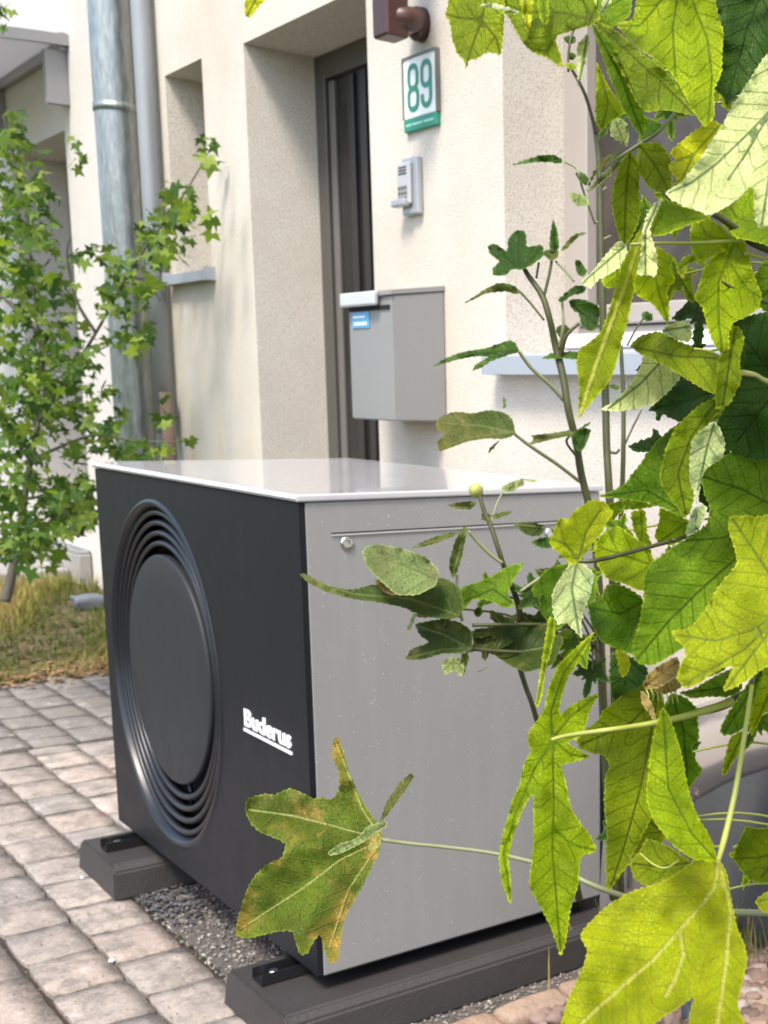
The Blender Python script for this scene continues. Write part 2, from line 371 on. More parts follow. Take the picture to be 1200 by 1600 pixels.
PX, PY = .208, .155
def paver_mesh(seed, sx=PX, sy=PY):
    r = random.Random(seed); bm = bmesh.new(); w = sx-.0065; d = sy-.006; n, m = 5, 4; grid = {}
    for i in range(n+1):
        for j in range(m+1):
            x = -w/2+w*i/n; y = -d/2+d*j/m
            edge = (i in (0, n)) or (j in (0, m))
            dx = r.uniform(-.002, .002) if edge else 0; dy = r.uniform(-.002, .002) if edge else 0
            if (i in (0, n)) and (j in (0, m)): dx += -.003*math.copysign(1, x); dy += -.003*math.copysign(1, y)
            z = 0.0+r.uniform(-.002, .002)-(.0032 if edge else 0)
            grid[i, j] = bm.verts.new((x+dx, y+dy, z))
    for i in range(n):
        for j in range(m): bm.faces.new((grid[i, j], grid[i+1, j], grid[i+1, j+1], grid[i, j+1])).smooth = True
    ring = [(i, 0) for i in range(n+1)]+[(n, j) for j in range(1, m+1)]+[(i, m) for i in range(n-1, -1, -1)]+[(0, j) for j in range(m-1, 0, -1)]
    low = [bm.verts.new((grid[k].co.x*1.012, grid[k].co.y*1.012, -.05)) for k in ring]
    L = len(ring)
    for a in range(L):
        b = (a+1) % L; bm.faces.new((grid[ring[a]], low[a], low[b], grid[ring[b]]))
    me = bpy.data.meshes.new('paver'); bm.to_mesh(me); bm.free(); me.materials.append(PAVER); return me
PM = [paver_mesh(i) for i in range(7)]; PL = [paver_mesh(20+i, .33, .245) for i in range(3)]
def put_paver(me, x, y, sx=1.0):
    o = bpy.data.objects.new('paver', me); COL.objects.link(o); o.parent = pav
    o.scale = (sx, 1, 1); o.location = (x, y, G+RND.uniform(-.002, .0025)); o.rotation_euler = (RND.gauss(0, .008), RND.gauss(0, .008), RND.choice((0, math.pi))+RND.gauss(0, .004))
offs = {-1: .03, -2: .125}
def row_y(k): return -.06+PY*k+PY/2        # row k spans y from -.06+PY*k upward
count = 0
for k in range(-2, 7):
    y = row_y(k); x0 = -1.029 if k == -1 else (-1.15 if k == -2 else (-1.974 if k % 2 else -1.86))
    x = x0+PX/2
    i0 = -14 if k < 0 else -14
    for i in range(i0, 8):
        xx = x+i*PX
        a_, b_ = xx-PX/2, xx+PX/2; hi_ = -1.497 if k >= 0 else .75
        a_ = max(a_, -2.706); b_ = min(b_, hi_)
        if b_-a_ < .035: continue
        put_paver(PM[RND.randrange(7)], (a_+b_)/2, y, (b_-a_)/PX); count += 1
for k in range(-2, 7):                       # beyond the cross seam the blocks turn grey
    y = row_y(k)+.03; off = .5*(k % 2)
    for i in range(-1, 8):
        xx = -2.735-PX*(i+.5-off*.9)
        a_, b_ = max(xx-PX/2, -3.95), min(xx+PX/2, -2.722)
        if b_-a_ < .035: continue
        put_paver(PM[RND.randrange(7)], (a_+b_)/2, y, (b_-a_)/PX); count += 1
for k in range(3):                           # large slabs nearest the camera at lower left
    for i in range(9):
        put_paver(PL[RND.randrange(3)], -2.5+.33*i+.1*k, -.378-.245*(k+.5)); count += 1

def scatter(name, mat, spots, size, seed, flat=.7, kinds=5, sub=1):
    """many small stones joined into one mesh with a tone per stone"""
    r = random.Random(seed); protos = []
    for i in range(kinds):
        bm = bmesh.new(); bmesh.ops.create_icosphere(bm, subdivisions=sub, radius=1)
        for v in bm.verts: v.co *= 1+(r.uniform(-.28, .28) if sub == 1 else noise.noise(v.co*1.3+Vector((i*7, seed, 0)))*.55)
        protos.append((np.array([v.co[:] for v in bm.verts]), np.array([[v.index for v in f.verts] for f in bm.faces]))); bm.free()
    V = []; Fc = []; T = []; n = 0
    for (x, y, z, s) in spots:
        pv, pf = protos[r.randrange(kinds)]; a = r.uniform(0, 6.28); c, sn = math.cos(a), math.sin(a)
        q = pv*np.array([s*r.uniform(.8, 1.5), s, s*flat]); q = np.stack([q[:, 0]*c-q[:, 1]*sn+x, q[:, 0]*sn+q[:, 1]*c+y, q[:, 2]+z], 1)
        V.append(q); Fc.append(pf+n); T += [r.random()]*len(pv); n += len(pv)
    me = pydata(np.concatenate(V).tolist(), np.concatenate(Fc).tolist(), name)
    at_ = me.attributes.new('tone', 'FLOAT', 'POINT'); at_.data.foreach_set('value', T)
    return link(name, me, mat, smooth=sub > 1)
r = random.Random(3); sp = []
for i in range(24000):
    x = r.uniform(-1.5, 1.0); y = r.uniform(-.058, YW-.02)
    if y > .3 and x < -.05 and r.random() < .7: continue
    sp.append((x, y, G-.004+r.uniform(0, .003), r.choice((.002, .0025, .003, .0042))))
o = scatter('gravel', GRIT, sp, .004, 4); tag(o, 'fine grey grit strewn under and beside the heat pump', 'gravel', kind='stuff')
sp = [(r.gauss(-.93, .10), r.uniform(-.055, .07), G+.002, r.uniform(.004, .008)) for i in range(200)]
DG = mat_attr('dark_wet_grit', [(0, (.03, .03, .03)), (1, (.12, .12, .13))], .5)
o = scatter('dark_gravel', DG, sp, .006, 9); tag(o, 'heap of dark wet gravel beside the far rubber foot', 'gravel', kind='stuff')
sp = [(r.uniform(.24, 1.3), r.uniform(.1, YW-.02), G+.004+r.uniform(0, .01), r.choice((.008, .012, .018, .024))) for i in range(1500)]
o = scatter('pebbles', PEB, sp, .01, 5, .6, sub=2); tag(o, 'pink brown pebbles lying on the soil at lower right', 'pebbles', kind='stuff')
sp = [(r.uniform(-2.6, .5), r.uniform(-.7, -.05), G+.001, r.uniform(.0008, .0022)) for i in range(1500)]
o = scatter('stray_grit', GRIT, sp, .002, 6); tag(o, 'stray crumbs of grit lying loose on the pavers', 'grit', kind='stuff')
for q, s in (((175, 1502), .0065), ((166, 1362), .008), ((128, 1372), .005)):
    d = ray(*q); p = CP+d*((G-CP.z)/d.z); o = scatter('white_pebble', WHITE, [(0, 0, 0, s)], s, 11+int(q[0])); o.location = (p.x, p.y, G+s*.4)
    tag(o, {175: 'white pebble alone on the joint between two pavers', 166: 'white pebble by the corner of the far rubber foot', 128: 'smallest white pebble left of the far rubber foot'}[q[0]], 'pebble')

# edging stones and slab at lower right
ed = empty('stone_edging', (.20, .2, G)); tag(ed, 'row of rough tan edging stones beside the grit bed, bottom right', 'edging')
def rough_block(name, a, b, mat, parent, seed, amp=.006):
    bm = bmesh.new(); add_box(bm, a, b, .012, 2); bmesh.ops.subdivide_edges(bm, edges=[e for e in bm.edges if e.calc_length() > .04], cuts=3, use_grid_fill=True)
    for v in bm.verts: v.co += noise.noise_vector(v.co*18+Vector((seed, 0, 0)))*amp
    return link(name, mesh(bm), mat, parent, True)
for i in range(6):
    y0 = -.03+.165*i; rough_block('edging_stone', (.165+RND.uniform(-.006, .006), y0, G-.05), (.245, y0+.158, G+.022+RND.uniform(-.006, .006)), TAN, ed, i*3.1)
o = rough_block('paving_slab', (.40, .55, G-.03), (.80, .97, G+.012), TAN, None, 50, .002); tag(o, 'flat reddish slab lying among pebbles at lower right', 'slab')
o = rough_block('field_stone', (.34, .93-.35, G-.02), (.46, .93-.2, G+.05), STONE, None, 71, .02); tag(o, 'rounded blue grey stone lying by the reddish slab', 'stone')
for i, (x, y, s) in enumerate(((.32, .42, .035), (.30, .52, .028), (.36, .34, .03), (.30, .30, .024), (.45, .46, .038))):
    o = scatter('cobble', PEB, [(0, 0, 0, s)], s, 80+i, .75, sub=3); o.location = (x, y, G+s*.4)
    for p in o.data.polygons: p.use_smooth = True
    tag(o, ('pink brown cobble nearest the grit bed, in the middle of the group', 'small pink brown cobble behind the others towards the weeds', 'pink brown cobble just in front of the middle one', 'smallest pink brown cobble, closest to the camera', 'largest pink brown cobble, furthest right by the blue grey stone')[i], 'cobble', 'cobbles beside the edging')

# ------------------------------------------------------------------ houses
def wall_with_holes(name, x0, x1, z0, z1, holes, mat, parent, depth=.30, dd=None):
    """street wall in the plane y = YW with recessed openings (x0, x1, z0, z1, depth)"""
    xs = sorted({x0, x1, *[h[0] for h in holes], *[h[1] for h in holes]}); zs = sorted({z0, z1, *[h[2] for h in holes], *[h[3] for h in holes]})
    bm = bmesh.new(); 
    def q(*p): bm.faces.new([bm.verts.new(c) for c in p])
    for i in range(len(xs)-1):
        for j in range(len(zs)-1):
            cx = (xs[i]+xs[i+1])/2; cz = (zs[j]+zs[j+1])/2
            if any(h[0] < cx < h[1] and h[2] < cz < h[3] for h in holes): continue
            q((xs[i], YW, zs[j]), (xs[i+1], YW, zs[j]), (xs[i+1], YW, zs[j+1]), (xs[i], YW, zs[j+1]))
    for h in holes:
        a, b, c, d, e = h; Y2 = YW+e
        q((a, YW, c), (a, Y2, c), (a, Y2, d), (a, YW, d)); q((b, YW, c), (b, YW, d), (b, Y2, d), (b, Y2, c))
        q((a, YW, d), (a, Y2, d), (b, Y2, d), (b, YW, d)); q((a, YW, c), (b, YW, c), (b, Y2, c), (a, Y2, c))
    # back, ends and top give the wall its thickness
    Y3 = YW+.42
    q((x0, Y3, z0), (x0, Y3, z1), (x1, Y3, z1), (x1, Y3, z0)); q((x0, YW, z0), (x0, YW, z1), (x0, Y3, z1), (x0, Y3, z0)); q((x1, YW, z0), (x1, Y3, z0), (x1, Y3, z1), (x1, YW, z1)); q((x0, YW, z1), (x1, YW, z1), (x1, Y3, z1), (x0, Y3, z1))
    bmesh.ops.remove_doubles(bm, verts=bm.verts, dist=1e-5)
    me = bpy.data.meshes.new('wall'); bm.to_mesh(me); bm.free()
    return link(name, me, mat, parent)
SPLIT = -3.98
H1 = empty('row_house', (0, YW, G)); tag(H1, 'cream rendered row house with deep door recess behind the heat pump', 'house')
DX0, DX1, DZ = -2.71, -1.70, 2.455
WX0, WX1, WZ0, WZ1 = -.885, .55, 1.275, 2.75
NX0, NX1, NZ0, NZ1 = -3.57, -3.14, 1.66, 2.475
wall_with_holes('wall', SPLIT, 4.2, G-.05, 5.6, [(DX0, DX1, .02, DZ, .33), (WX0, WX1, WZ0, WZ1, .27), (NX0, NX1, NZ0, NZ1, .27)], PLASTER, H1)
# entrance door
yb = YW+.33
dfr = bmesh.new()
for a, b in (((DX0, yb-.06, .02), (DX0+.085, yb+.02, DZ-.002)), ((DX1-.06, yb-.06, .02), (DX1, yb+.02, DZ-.002)), ((DX0+.085, yb-.06, DZ-.09), (DX1-.06, yb+.02, DZ-.002))): add_box(dfr, a, b, .004, 1)
door = link('door', mesh(dfr), simple('dark_grey_door_frame', (.075, .070, .062), .45, var=.1), H1)
box('door_leaf', (DX0+.085, yb-.035, .03), (DX1-.06, yb+.012, DZ-.09), DFRAME, door)
for i in range(3):
    x = DX0+.10+.10*i+.06*(i > 0)
    box('door_batten', (x, yb-.05, .04), (x+.045, yb-.033, DZ-.10), [FRAME, DFRAME, DFRAME][i], door, .003, 1)
box('door_glass', (DX0+.15, yb-.041, .2), (DX0+.255, yb-.0355, DZ-.2), mat_glass('black_door_glass', (.010, .010, .010)), door)
box('weather_strip', (DX1-.085, yb-.058, .04), (DX1-.062, yb-.036, DZ-.1), RUST, door)
box('threshold', (DX0, YW-.06, .0), (DX1, yb, .025), CONC, H1, .004, 1)
box('entrance_step', (DX0-.1, YW-.30, G-.02), (DX1+.1, YW-.002, -.004), CONC, H1, .008)
def window(parent, x0, x1, z0, z1, y, fm, mull=()):
    bm = bmesh.new(); w = .075
    for a, b in (((x0, y-.05, z0), (x0+w, y+.02, z1)), ((x1-w, y-.05, z0), (x1, y+.02, z1)), ((x0+w, y-.05, z1-w), (x1-w, y+.02, z1)), ((x0+w, y-.05, z0), (x1-w, y+.02, z0+w))): add_box(bm, a, b, .005, 1)
    fr = link('window', mesh(bm), fm, parent)
    bm = bmesh.new(); w2 = .055; a0, a1, b0, b1 = x0+w+.004, x1-w-.004, z0+w+.004, z1-w-.004
    for a, b in (((a0, y-.064, b0), (a0+w2, y, b1)), ((a1-w2, y-.064, b0), (a1, y, b1)), ((a0+w2, y-.064, b1-w2), (a1-w2, y, b1)), ((a0+w2, y-.064, b0), (a1-w2, y, b0+w2))): add_box(bm, a, b, .004, 1)
    link('sash', mesh(bm), fm, fr)
    box('pane', (a0+w2, y-.03, b0+w2), (a1-w2, y-.024, b1-w2), GLASS, fr)
    return fr
wf = window(H1, WX0, WX1, WZ0+.03, WZ1, YW+.25, WFRAME)
window(H1, NX0, NX1, NZ0+.02, NZ1, YW+.25, WFRAME)
def sill(name, x0, x1, z, parent, mat=SILL, out=.045, dz=.035, back=.2):
    bm = bmesh.new(); v = [bm.verts.new(c) for c in ((x0, YW-out, z), (x1, YW-out, z), (x1, YW+back, z+.028), (x0, YW+back, z+.028), (x0, YW-out, z-dz), (x1, YW-out, z-dz), (x1, YW-out+.003, z-dz), (x0, YW-out+.003, z-dz))]
    bm.faces.new(v[:4]); bm.faces.new((v[0], v[4], v[5], v[1]))
    add_box(bm, (x0, YW-out+.004, z-dz*.9), (x1, YW-.001, z-.003)); add_box(bm, (x0-.004, YW-out-.002, z-dz), (x0, YW+.01, z+.014)); add_box(bm, (x1, YW-out-.002, z-dz), (x1+.004, YW+.01, z+.014))
    return link(name, mesh(bm), mat, parent)
sill('window_sill', WX0-.03, WX1+.03, WZ0+.012, H1, dz=.05, out=.06)
sill('window_sill', NX0-.03, NX1+.03, NZ0-.005, H1, dz=.04)
# things on the inner window ledge read as grey shapes behind the leaves
box('inner_ledge', (WX0+.01, YW+.19, WZ0+.045), (WX1-.01, YW+.245, WZ0+.085), WWHITE, H1, .004, 1)

H2 = empty('row_house', (-7, YW, G)); tag(H2, 'white rendered neighbouring row house left of the downpipe, with recessed door', 'house')
NX_R = -5.06; ND0 = -6.12; NZT = 2.45
wall_with_holes('wall', -14, SPLIT-.012, G-.05, 5.6, [(ND0, NX_R, .30, NZT, .33)], PLASTER_N, H2)
nd = box('door', (ND0, YW+.27, .30), (NX_R, YW+.32, NZT-.002), WFRAME, H2)
box('door_panel', (ND0+.1, YW+.262, .4), (NX_R-.1, YW+.2702, NZT-.1), CURT, nd, .002, 1)
box('plinth', (-1.2, YW-.012, G-.04), (4.2, YW-.0005, .34), PLINTH, H1)
box('joint_strip', (SPLIT-.012, YW+.01, G), (SPLIT, YW+.3, 5.6), RUBBER, H2)
st = box('door_step', (ND0-.05, .93, .02), (-5.09, YW-.003, .295), CONC, None, .01); tag(st, 'pale concrete doorstep of the neighbouring house at left edge', 'step')
st2 = box('door_step', (ND0+.05, .40, .02), (-5.25, .925, .20), CONC, None, .012); tag(st2, 'lower pale concrete step half hidden by the leafy tree', 'step')
o = box('grate_dark_backing', (ND0+.012, .938, .2955), (-5.101, YW-.004, .2985), BLACK); tag(o, 'added black tray under the boot scraper grate', 'backing')  # black sheet added so the gaps between the slats look shaded
gt = bmesh.new()
for i in range(9): add_box(gt, (ND0+.03+.118*i, .940, .2995), (ND0+.03+.118*i+.05, .985, .312))
add_box(gt, (ND0+.01, .985, .2995), (-5.10, .996, .314)); add_box(gt, (ND0+.01, .930, .2995), (-5.10, .9395, .314))
o = link('foot_grate', mesh(gt), GRATE); tag(o, 'galvanised boot scraper grate lying on the neighbour doorstep', 'grate')
# canopy over the neighbouring door
cn = empty('door_canopy', (-5.5, YW, 2.8)); tag(cn, 'curved frosted canopy over the neighbour door, upper left', 'canopy')
ca, cb = -6.25, -4.88
def arcp(t): return (YW-.95*t, 2.86-.10*t*t-.02*t)
bm = bmesh.new(); pr = [arcp(i/10) for i in range(11)]
top = [[bm.verts.new((x, y, z+dz)) for (y, z) in pr] for x, dz in ((ca, 0), (cb, 0), (ca, -.012), (cb, -.012))]
for i in range(10):
    bm.faces.new((top[0][i], top[1][i], top[1][i+1], top[0][i+1])); bm.faces.new((top[2][i], top[2][i+1], top[3][i+1], top[3][i]))
link('panel', mesh(bm), ACRYL, cn, True)
for x in (ca, cb-.03):
    bm = bmesh.new()
    for i in range(10):
        y0, z0 = pr[i]; y1, z1 = pr[i+1]
        v = [bm.verts.new(c) for c in ((x, y0, z0+.012), (x+.03, y0, z0+.012), (x+.03, y1, z1+.012), (x, y1, z1+.012), (x, y0, z0-.04), (x+.03, y0, z0-.04), (x+.03, y1, z1-.04), (x, y1, z1-.04))]
        for f in ((0, 1, 2, 3), (7, 6, 5, 4), (0, 3, 7, 4), (1, 5, 6, 2))+(((0, 4, 5, 1),) if i == 0 else ())+(((3, 2, 6, 7),) if i == 9 else ()): bm.faces.new([v[k] for k in f])
    link('side_rail', mesh(bm), CANF, cn)
box('front_rail', (ca, pr[-1][0]-.02, pr[-1][1]-.045), (cb, pr[-1][0], pr[-1][1]+.012), CANF, cn)
box('wall_rail', (ca+.032, YW-.035, 2.80), (cb-.032, YW-.001, 2.885), CANF, cn)
for x in (cb-.10, ca+.05):
    bm = bmesh.new(); add_box(bm, (x, YW-.10, 2.55), (x+.05, YW-.002, 2.80)); link('bracket', mesh(bm), CANF, cn)

# downpipe, the slimmer pipe beside it, the weathered stake
pc = on_y(207, 600, .885)
dp = empty('downpipe', (pc.x, pc.y, G)); tag(dp, 'fat spangled zinc downpipe where the two houses meet', 'downpipe')
bm = bmesh.new(); add_tube(bm, [(pc.x, pc.y, z) for z in (-.05, .8, 1.6, 2.4, 3.2, 4.2, 5.4)], .083, 28); link('pipe', mesh(bm), ZINC, dp)
for z in (.55, 2.35, 4.1):
    bm = bmesh.new(); add_tube(bm, [(pc.x, pc.y, z), (pc.x, pc.y, z+.035)], .088, 28); add_box(bm, (pc.x-.012, pc.y+.07, z+.006), (pc.x+.012, YW+.0, z+.03)); link('pipe_clamp', mesh(bm), ZINC, dp)
bm = bmesh.new(); add_box(bm, (pc.x-.096, pc.y-.03, -.2+.0), (pc.x-.086, pc.y-.01, 4)); link('seam', mesh(bm), ZINCL, dp)
q = on_y(248, 500, .945)
o = tube('conduit_pipe', [(q.x, q.y, z) for z in (.98, 2, 3, 4, 5.4)], .038, ZINCL, n=16); tag(o, 'slim pale grey pipe running up the wall right of the fat downpipe', 'pipe')
q = on_y(265, 660, .95)
o = tube('wooden_stake', [(q.x, q.y, -.1), (q.x+.01, q.y, .5), (q.x, q.y-.01, 1.16)], [.035, .03, .026], RUST, n=9); tag(o, 'weathered brown wooden stake leaning on the wall below the slim pipe', 'stake')
o = rough_block('splash_stone', (-4.80, .80, .05), (-4.68, .93, .125), STONE, None, 33, .012); tag(o, 'blue grey splash stone in the grass by the doorstep', 'stone')

# insulated pipe from the unit to the wall at right
q = on_y(1152, 1150, .75)
ip = empty('insulated_pipe', (q.x, .4, G)); tag(ip, 'fat brown metal jacketed pipe entering the wall behind the leaves', 'pipe')
tube('jacket', smooth_pts([(q.x, YW+.0, q.z+.02), (q.x, .8, q.z+.005), (q.x, .62, q.z-.02), (q.x, .52, q.z-.10), (q.x, .49, G-.01)], 6), .088, JACK, ip, 28)
tube('collar', [(q.x, YW-.02, q.z+.02), (q.x, YW, q.z+.02)], .105, JACK, ip, 28)

# ------------------------------------------------------------------ mailbox
MB0, MB1, MY, MZ0, MZ1 = -1.535, -1.235, .83, 1.095, 1.50
mb = empty('mailbox', (MB0, YW, MZ0)); tag(mb, 'grey metal mailbox with pale flap on the wall by the door', 'mailbox')
bm = bmesh.new(); v = []
for x in (MB0, MB1):
    v.append([bm.verts.new(c) for c in ((x, YW-.001, MZ0), (x, MY, MZ0), (x, MY, MZ1-.035), (x, YW-.001, MZ1-.012))])
bm.faces.new(v[0][::-1]); bm.faces.new(v[1])
for i in range(4): bm.faces.new((v[0][i], v[0][(i+1) % 4], v[1][(i+1) % 4], v[1][i]))
bmesh.ops.bevel(bm, geom=list(bm.edges), offset=.004, segments=2, affect='EDGES')
link('body', mesh(bm), MAILM, mb)
bm = bmesh.new(); v = []
for x in (MB0-.004, MB1+.003):
    v.append([bm.verts.new(c) for c in ((x, YW-.001, MZ1-.010), (x, MY-.008, MZ1-.033), (x, MY-.008, MZ1-.020), (x, YW-.001, MZ1+.004))])
bm.faces.new(v[0][::-1]); bm.faces.new(v[1])
for i in range(4): bm.faces.new((v[0][i], v[0][(i+1) % 4], v[1][(i+1) % 4], v[1][i]))
link('lid', mesh(bm), MAILM, mb)
box('flap', (MB0-.004, MY-.028, MZ1-.062), (MB1-.075, MY-.009, MZ1-.020), MLID, mb, .006, 2)
box('flap_painted_shadow', (MB0+.01, MY-.004, MZ1-.075), (MB1-.02, MY-.001, MZ1-.062), BLACK, mb)  # solid black strip stands in for the shade under the flap
stk = box('sticker', (MB0+.03, MY-.0035, MZ1-.125), (MB0+.145, MY-.0005, MZ1-.078), STICK, mb)
box('sticker_print', (MB0+.045, MY-.005, MZ1-.117), (MB0+.13, MY-.0038, MZ1-.108), STICKW, stk)
box('sticker_print', (MB0+.04, MY-.005, MZ1-.095), (MB0+.12, MY-.0038, MZ1-.089), STICKW, stk)

# ------------------------------------------------------------------ house number
SX0, SX1, SZ0, SZ1 = -1.44, -1.235, 1.972, 2.185
hn = empty('house_number', (SX0, YW, SZ0)); tag(hn, 'white enamel house number plate 89 with green strip', 'sign')
box('plate', (SX0, YW-.012, SZ0+.037), (SX1, YW-.001, SZ1), SIGNW, hn, .002, 1)
bm = bmesh.new(); t = .0035
for a, b in (((SX0-.003, SZ1-t), (SX1+.003, SZ1+.003)), ((SX0-.003, SZ0+.037), (SX0+t-.002, SZ1-t)), ((SX1-t+.002, SZ0+.037), (SX1+.003, SZ1-t))): add_box(bm, (a[0], YW-.016, a[1]), (b[0], YW-.0005, b[1]))
link('plate_rim', mesh(bm), FRAME, hn)
strip = box('green_strip', (SX0, YW-.0145, SZ0-.001), (SX1, YW-.001, SZ0+.036), GREEN, hn, .002, 1)
def ribbon(name, lines, w, y, mat, parent, thick=.0015):
    bm = bmesh.new(); y0_ = y
    for li, (pts, closed) in enumerate(lines):
        y = y0_-.0004*li; pts = [Vector((p[0], 0, p[1])) for p in pts]; k = len(pts); off = []
        for i in range(k):
            a = pts[(i-1) % k] if (closed or i) else pts[i]; b = pts[(i+1) % k] if (closed or i < k-1) else pts[i]
            t = (b-a).normalized(); nrm = Vector((-t.z, 0, t.x)); off.append((pts[i]+nrm*w/2, pts[i]-nrm*w/2))
        f = [[bm.verts.new((p.x, yy, p.z)) for p in pr] for pr in off for yy in (y-thick, y)]
        seg = range(k if closed else k-1)
        for i in seg:
            j = (i+1) % k; a0, a1 = f[2*i], f[2*i+1]; b0, b1 = f[2*j], f[2*j+1]
            bm.faces.new((a0[0], a0[1], b0[1], b0[0])); bm.faces.new((a0[0], b0[0], b1[0], a1[0])); bm.faces.new((a0[1], a1[1], b1[1], b0[1]))
    return link(name, mesh(bm), mat, parent)
def rrect(x0, x1, z0, z1, r, n=5):
    out = []
    for cx, cz, a in ((x1-r, z1-r, 0), (x0+r, z1-r, 90), (x0+r, z0+r, 180), (x1-r, z0+r, 270)):
        for i in range(n+1):
            t = math.radians(a+90*i/n); out.append((cx+r*math.cos(t), cz+r*math.sin(t)))
    return out
dz0, dz1 = SZ0+.062, SZ1-.028; mid = (dz0+dz1)/2; dw = .052
e0 = SX0+.036; n0 = SX0+.118
ribbon('digit', [(rrect(e0, e0+dw, mid-.002, dz1, .022), True), (rrect(e0-.002, e0+dw+.002, dz0, mid-.002, .022), True)], .0155, YW-.0125, GREEN, hn)
hook = [(n0+dw, dz1-.04), (n0+dw, dz0+.024)]+[(n0+dw/2+dw/2*math.cos(math.radians(a)), dz0+.024+.024*math.sin(math.radians(a))) for a in (-20, -45, -70, -90, -115, -140, -165)]+[(n0, dz0+.034)]
ribbon('digit', [(rrect(n0, n0+dw, mid-.004, dz1, .022), True), (hook, False)], .0155, YW-.0125, GREEN, hn)
for a, b in ((.016, .05), (.056, .12), (.127, .188)): box('strip_print', (SX0+a, YW-.0155, SZ0+.014), (SX0+b, YW-.0148, SZ0+.021), GREENL, strip)

# ------------------------------------------------------------------ intercom
ic = empty('intercom', (-1.42, YW, 1.72)); tag(ic, 'small silver door intercom with button below the house number', 'intercom')
box('plate', (-1.452, YW-.022, 1.725), (-1.352, YW-.001, 1.895), INTER, ic, .005, 2)
box('cover', (-1.458, YW-.034, 1.755), (-1.378, YW-.0225, 1.88), simple('pale_intercom_cover', (.42, .42, .43), .4), ic, .005, 2)
for i in range(3):
    for j in range(3): box('key', (-1.448+.02*j, YW-.037, 1.80-.016*i), (-1.434+.02*j, YW-.0345, 1.81-.016*i), FRAME, ic, .001, 1)
for i in range(3): box('speaker_slot', (-1.445, YW-.0355, 1.845+.009*i), (-1.395, YW-.0343, 1.849+.009*i), DFRAME, ic)
box('doorbell_button', (-1.475, YW-.050, 1.748), (-1.392, YW-.0225, 1.772), INTER, ic, .006, 2)

# ------------------------------------------------------------------ brown bracket above the number
bk = empty('wall_bracket', (-1.4, YW, 2.27)); tag(bk, 'brown painted bracket arm with round wall flange above the number plate', 'bracket')
c = on_y(646, 36, YW-.03)
a1 = on_y(611, 54, YW-.16); 
bm = bmesh.new(); add_box(bm, (a1.x-.045, a1.y-.035, a1.z-.012), (a1.x+.045, a1.y+.035, a1.z+1.2), .006, 1); link('arm', mesh(bm), BROWN, bk)
tube('elbow', smooth_pts([(a1.x, a1.y+.0, a1.z+.045), (a1.x+.03, a1.y+.05, a1.z+.045), (c.x-.02, YW-.05, c.z), (c.x, YW-.03, c.z)], 4), .034, BROWN, bk, 14)
tube('flange', [(c.x, YW-.032, c.z), (c.x, YW-.026, c.z), (c.x, YW-.001, c.z)], [.036, .048, .050], BROWN, bk, 24)

# ------------------------------------------------------------------ heat pump
UW, UD, UH = 1.29, .70, .98
hp = empty('heat_pump', (0, 0, 0)); tag(hp, 'large heat pump outdoor unit with anthracite fan front and grey sides', 'heat pump')
# casing: side panels, back
box('side_panel', (-.018, .012, .0), (0, UD, UH-.012), SIDE, hp, .003, 2)
box('side_panel', (-UW, .012, .0), (-UW+.018, UD, UH-.012), SIDE, hp, .003, 2)
box('back_panel', (-UW+.019, UD-.02, .01), (-.019, UD-.002, UH-.013), SIDE, hp)
box('base_tray', (-UW+.02, .03, -.012), (-.02, UD-.03, .012), BLACK, hp)
box('interior', (-UW+.03, .09, .015), (-.03, UD-.04, UH-.02), BLACK, hp)
lid = box('lid', (-UW-.004, -.006, UH-.0105), (.005, UD+.006, UH+.004), LID, hp, .004, 3)
box('lid_trim', (-UW-.002, -.0085, UH-.004), (.003, -.0063, UH+.002), WHITE, lid)
# front panel with round opening
FC = (-.846, 0, .485); FR = .424
bm = bmesh.new(); n = 128; X0, X1, Z0, Z1 = -UW+.001, -.001, .003, UH-.013
inner = []; outer = []
def rect_hit(a):
    dx, dz = math.cos(a), math.sin(a); t = 1e9
    if dx > 1e-9: t = min(t, (X1-FC[0])/dx)
    if dx < -1e-9: t = min(t, (X0-FC[0])/dx)
    if dz > 1e-9: t = min(t, (Z1-FC[2])/dz)
    if dz < -1e-9: t = min(t, (Z0-FC[2])/dz)
    return (FC[0]+dx*t, FC[2]+dz*t)
corner = [math.atan2(z-FC[2], x-FC[0]) for x in (X0, X1) for z in (Z0, Z1)]
ang = sorted(set([2*math.pi*j/n-math.pi for j in range(n)]+corner))
for a in ang:
    xz = fan_oval(FR+.006, a); inner.append((xz[0], 0.0, xz[1])); h = rect_hit(a); outer.append((h[0], 0.0, h[1]))
vi = [bm.verts.new(p) for p in inner]; vo = [bm.verts.new(p) for p in outer]; vb = [bm.verts.new((p[0], .014, p[2])) for p in outer]
for i in range(len(ang)):
    j = (i+1) % len(ang); bm.faces.new((vi[i], vo[i], vo[j], vi[j])); bm.faces.new((vo[i], vb[i], vb[j], vo[j]))
bmesh.ops.recalc_face_normals(bm, faces=bm.faces); me = bpy.data.meshes.new('front'); bm.to_mesh(me); bm.free()
link('front_panel', me, DARK, hp)
bm = bmesh.new(); add_lathe(bm, [(FR+.007, .0005), (FR+.002, -.0035), (FR-.004, -.0045), (FR-.009, -.002), (FR-.012, .004), (FR-.016, .012), (FR-.022, .030), (FR-.026, .055)], FC, 128)
link('fan_rim', mesh(bm), RING, hp, True)
for i, rr in enumerate((.394, .367, .340, .313)):
    bm = bmesh.new(); y = .008+.003*i
    add_lathe(bm, [(rr+.012, y+.020), (rr+.008, y+.004), (rr+.003, y), (rr-.003, y+.001), (rr-.006, y+.006), (rr-.002, y+.024), (rr+.012, y+.020)], FC, 112)
    link('guard_ring', mesh(bm), RING, hp, True)
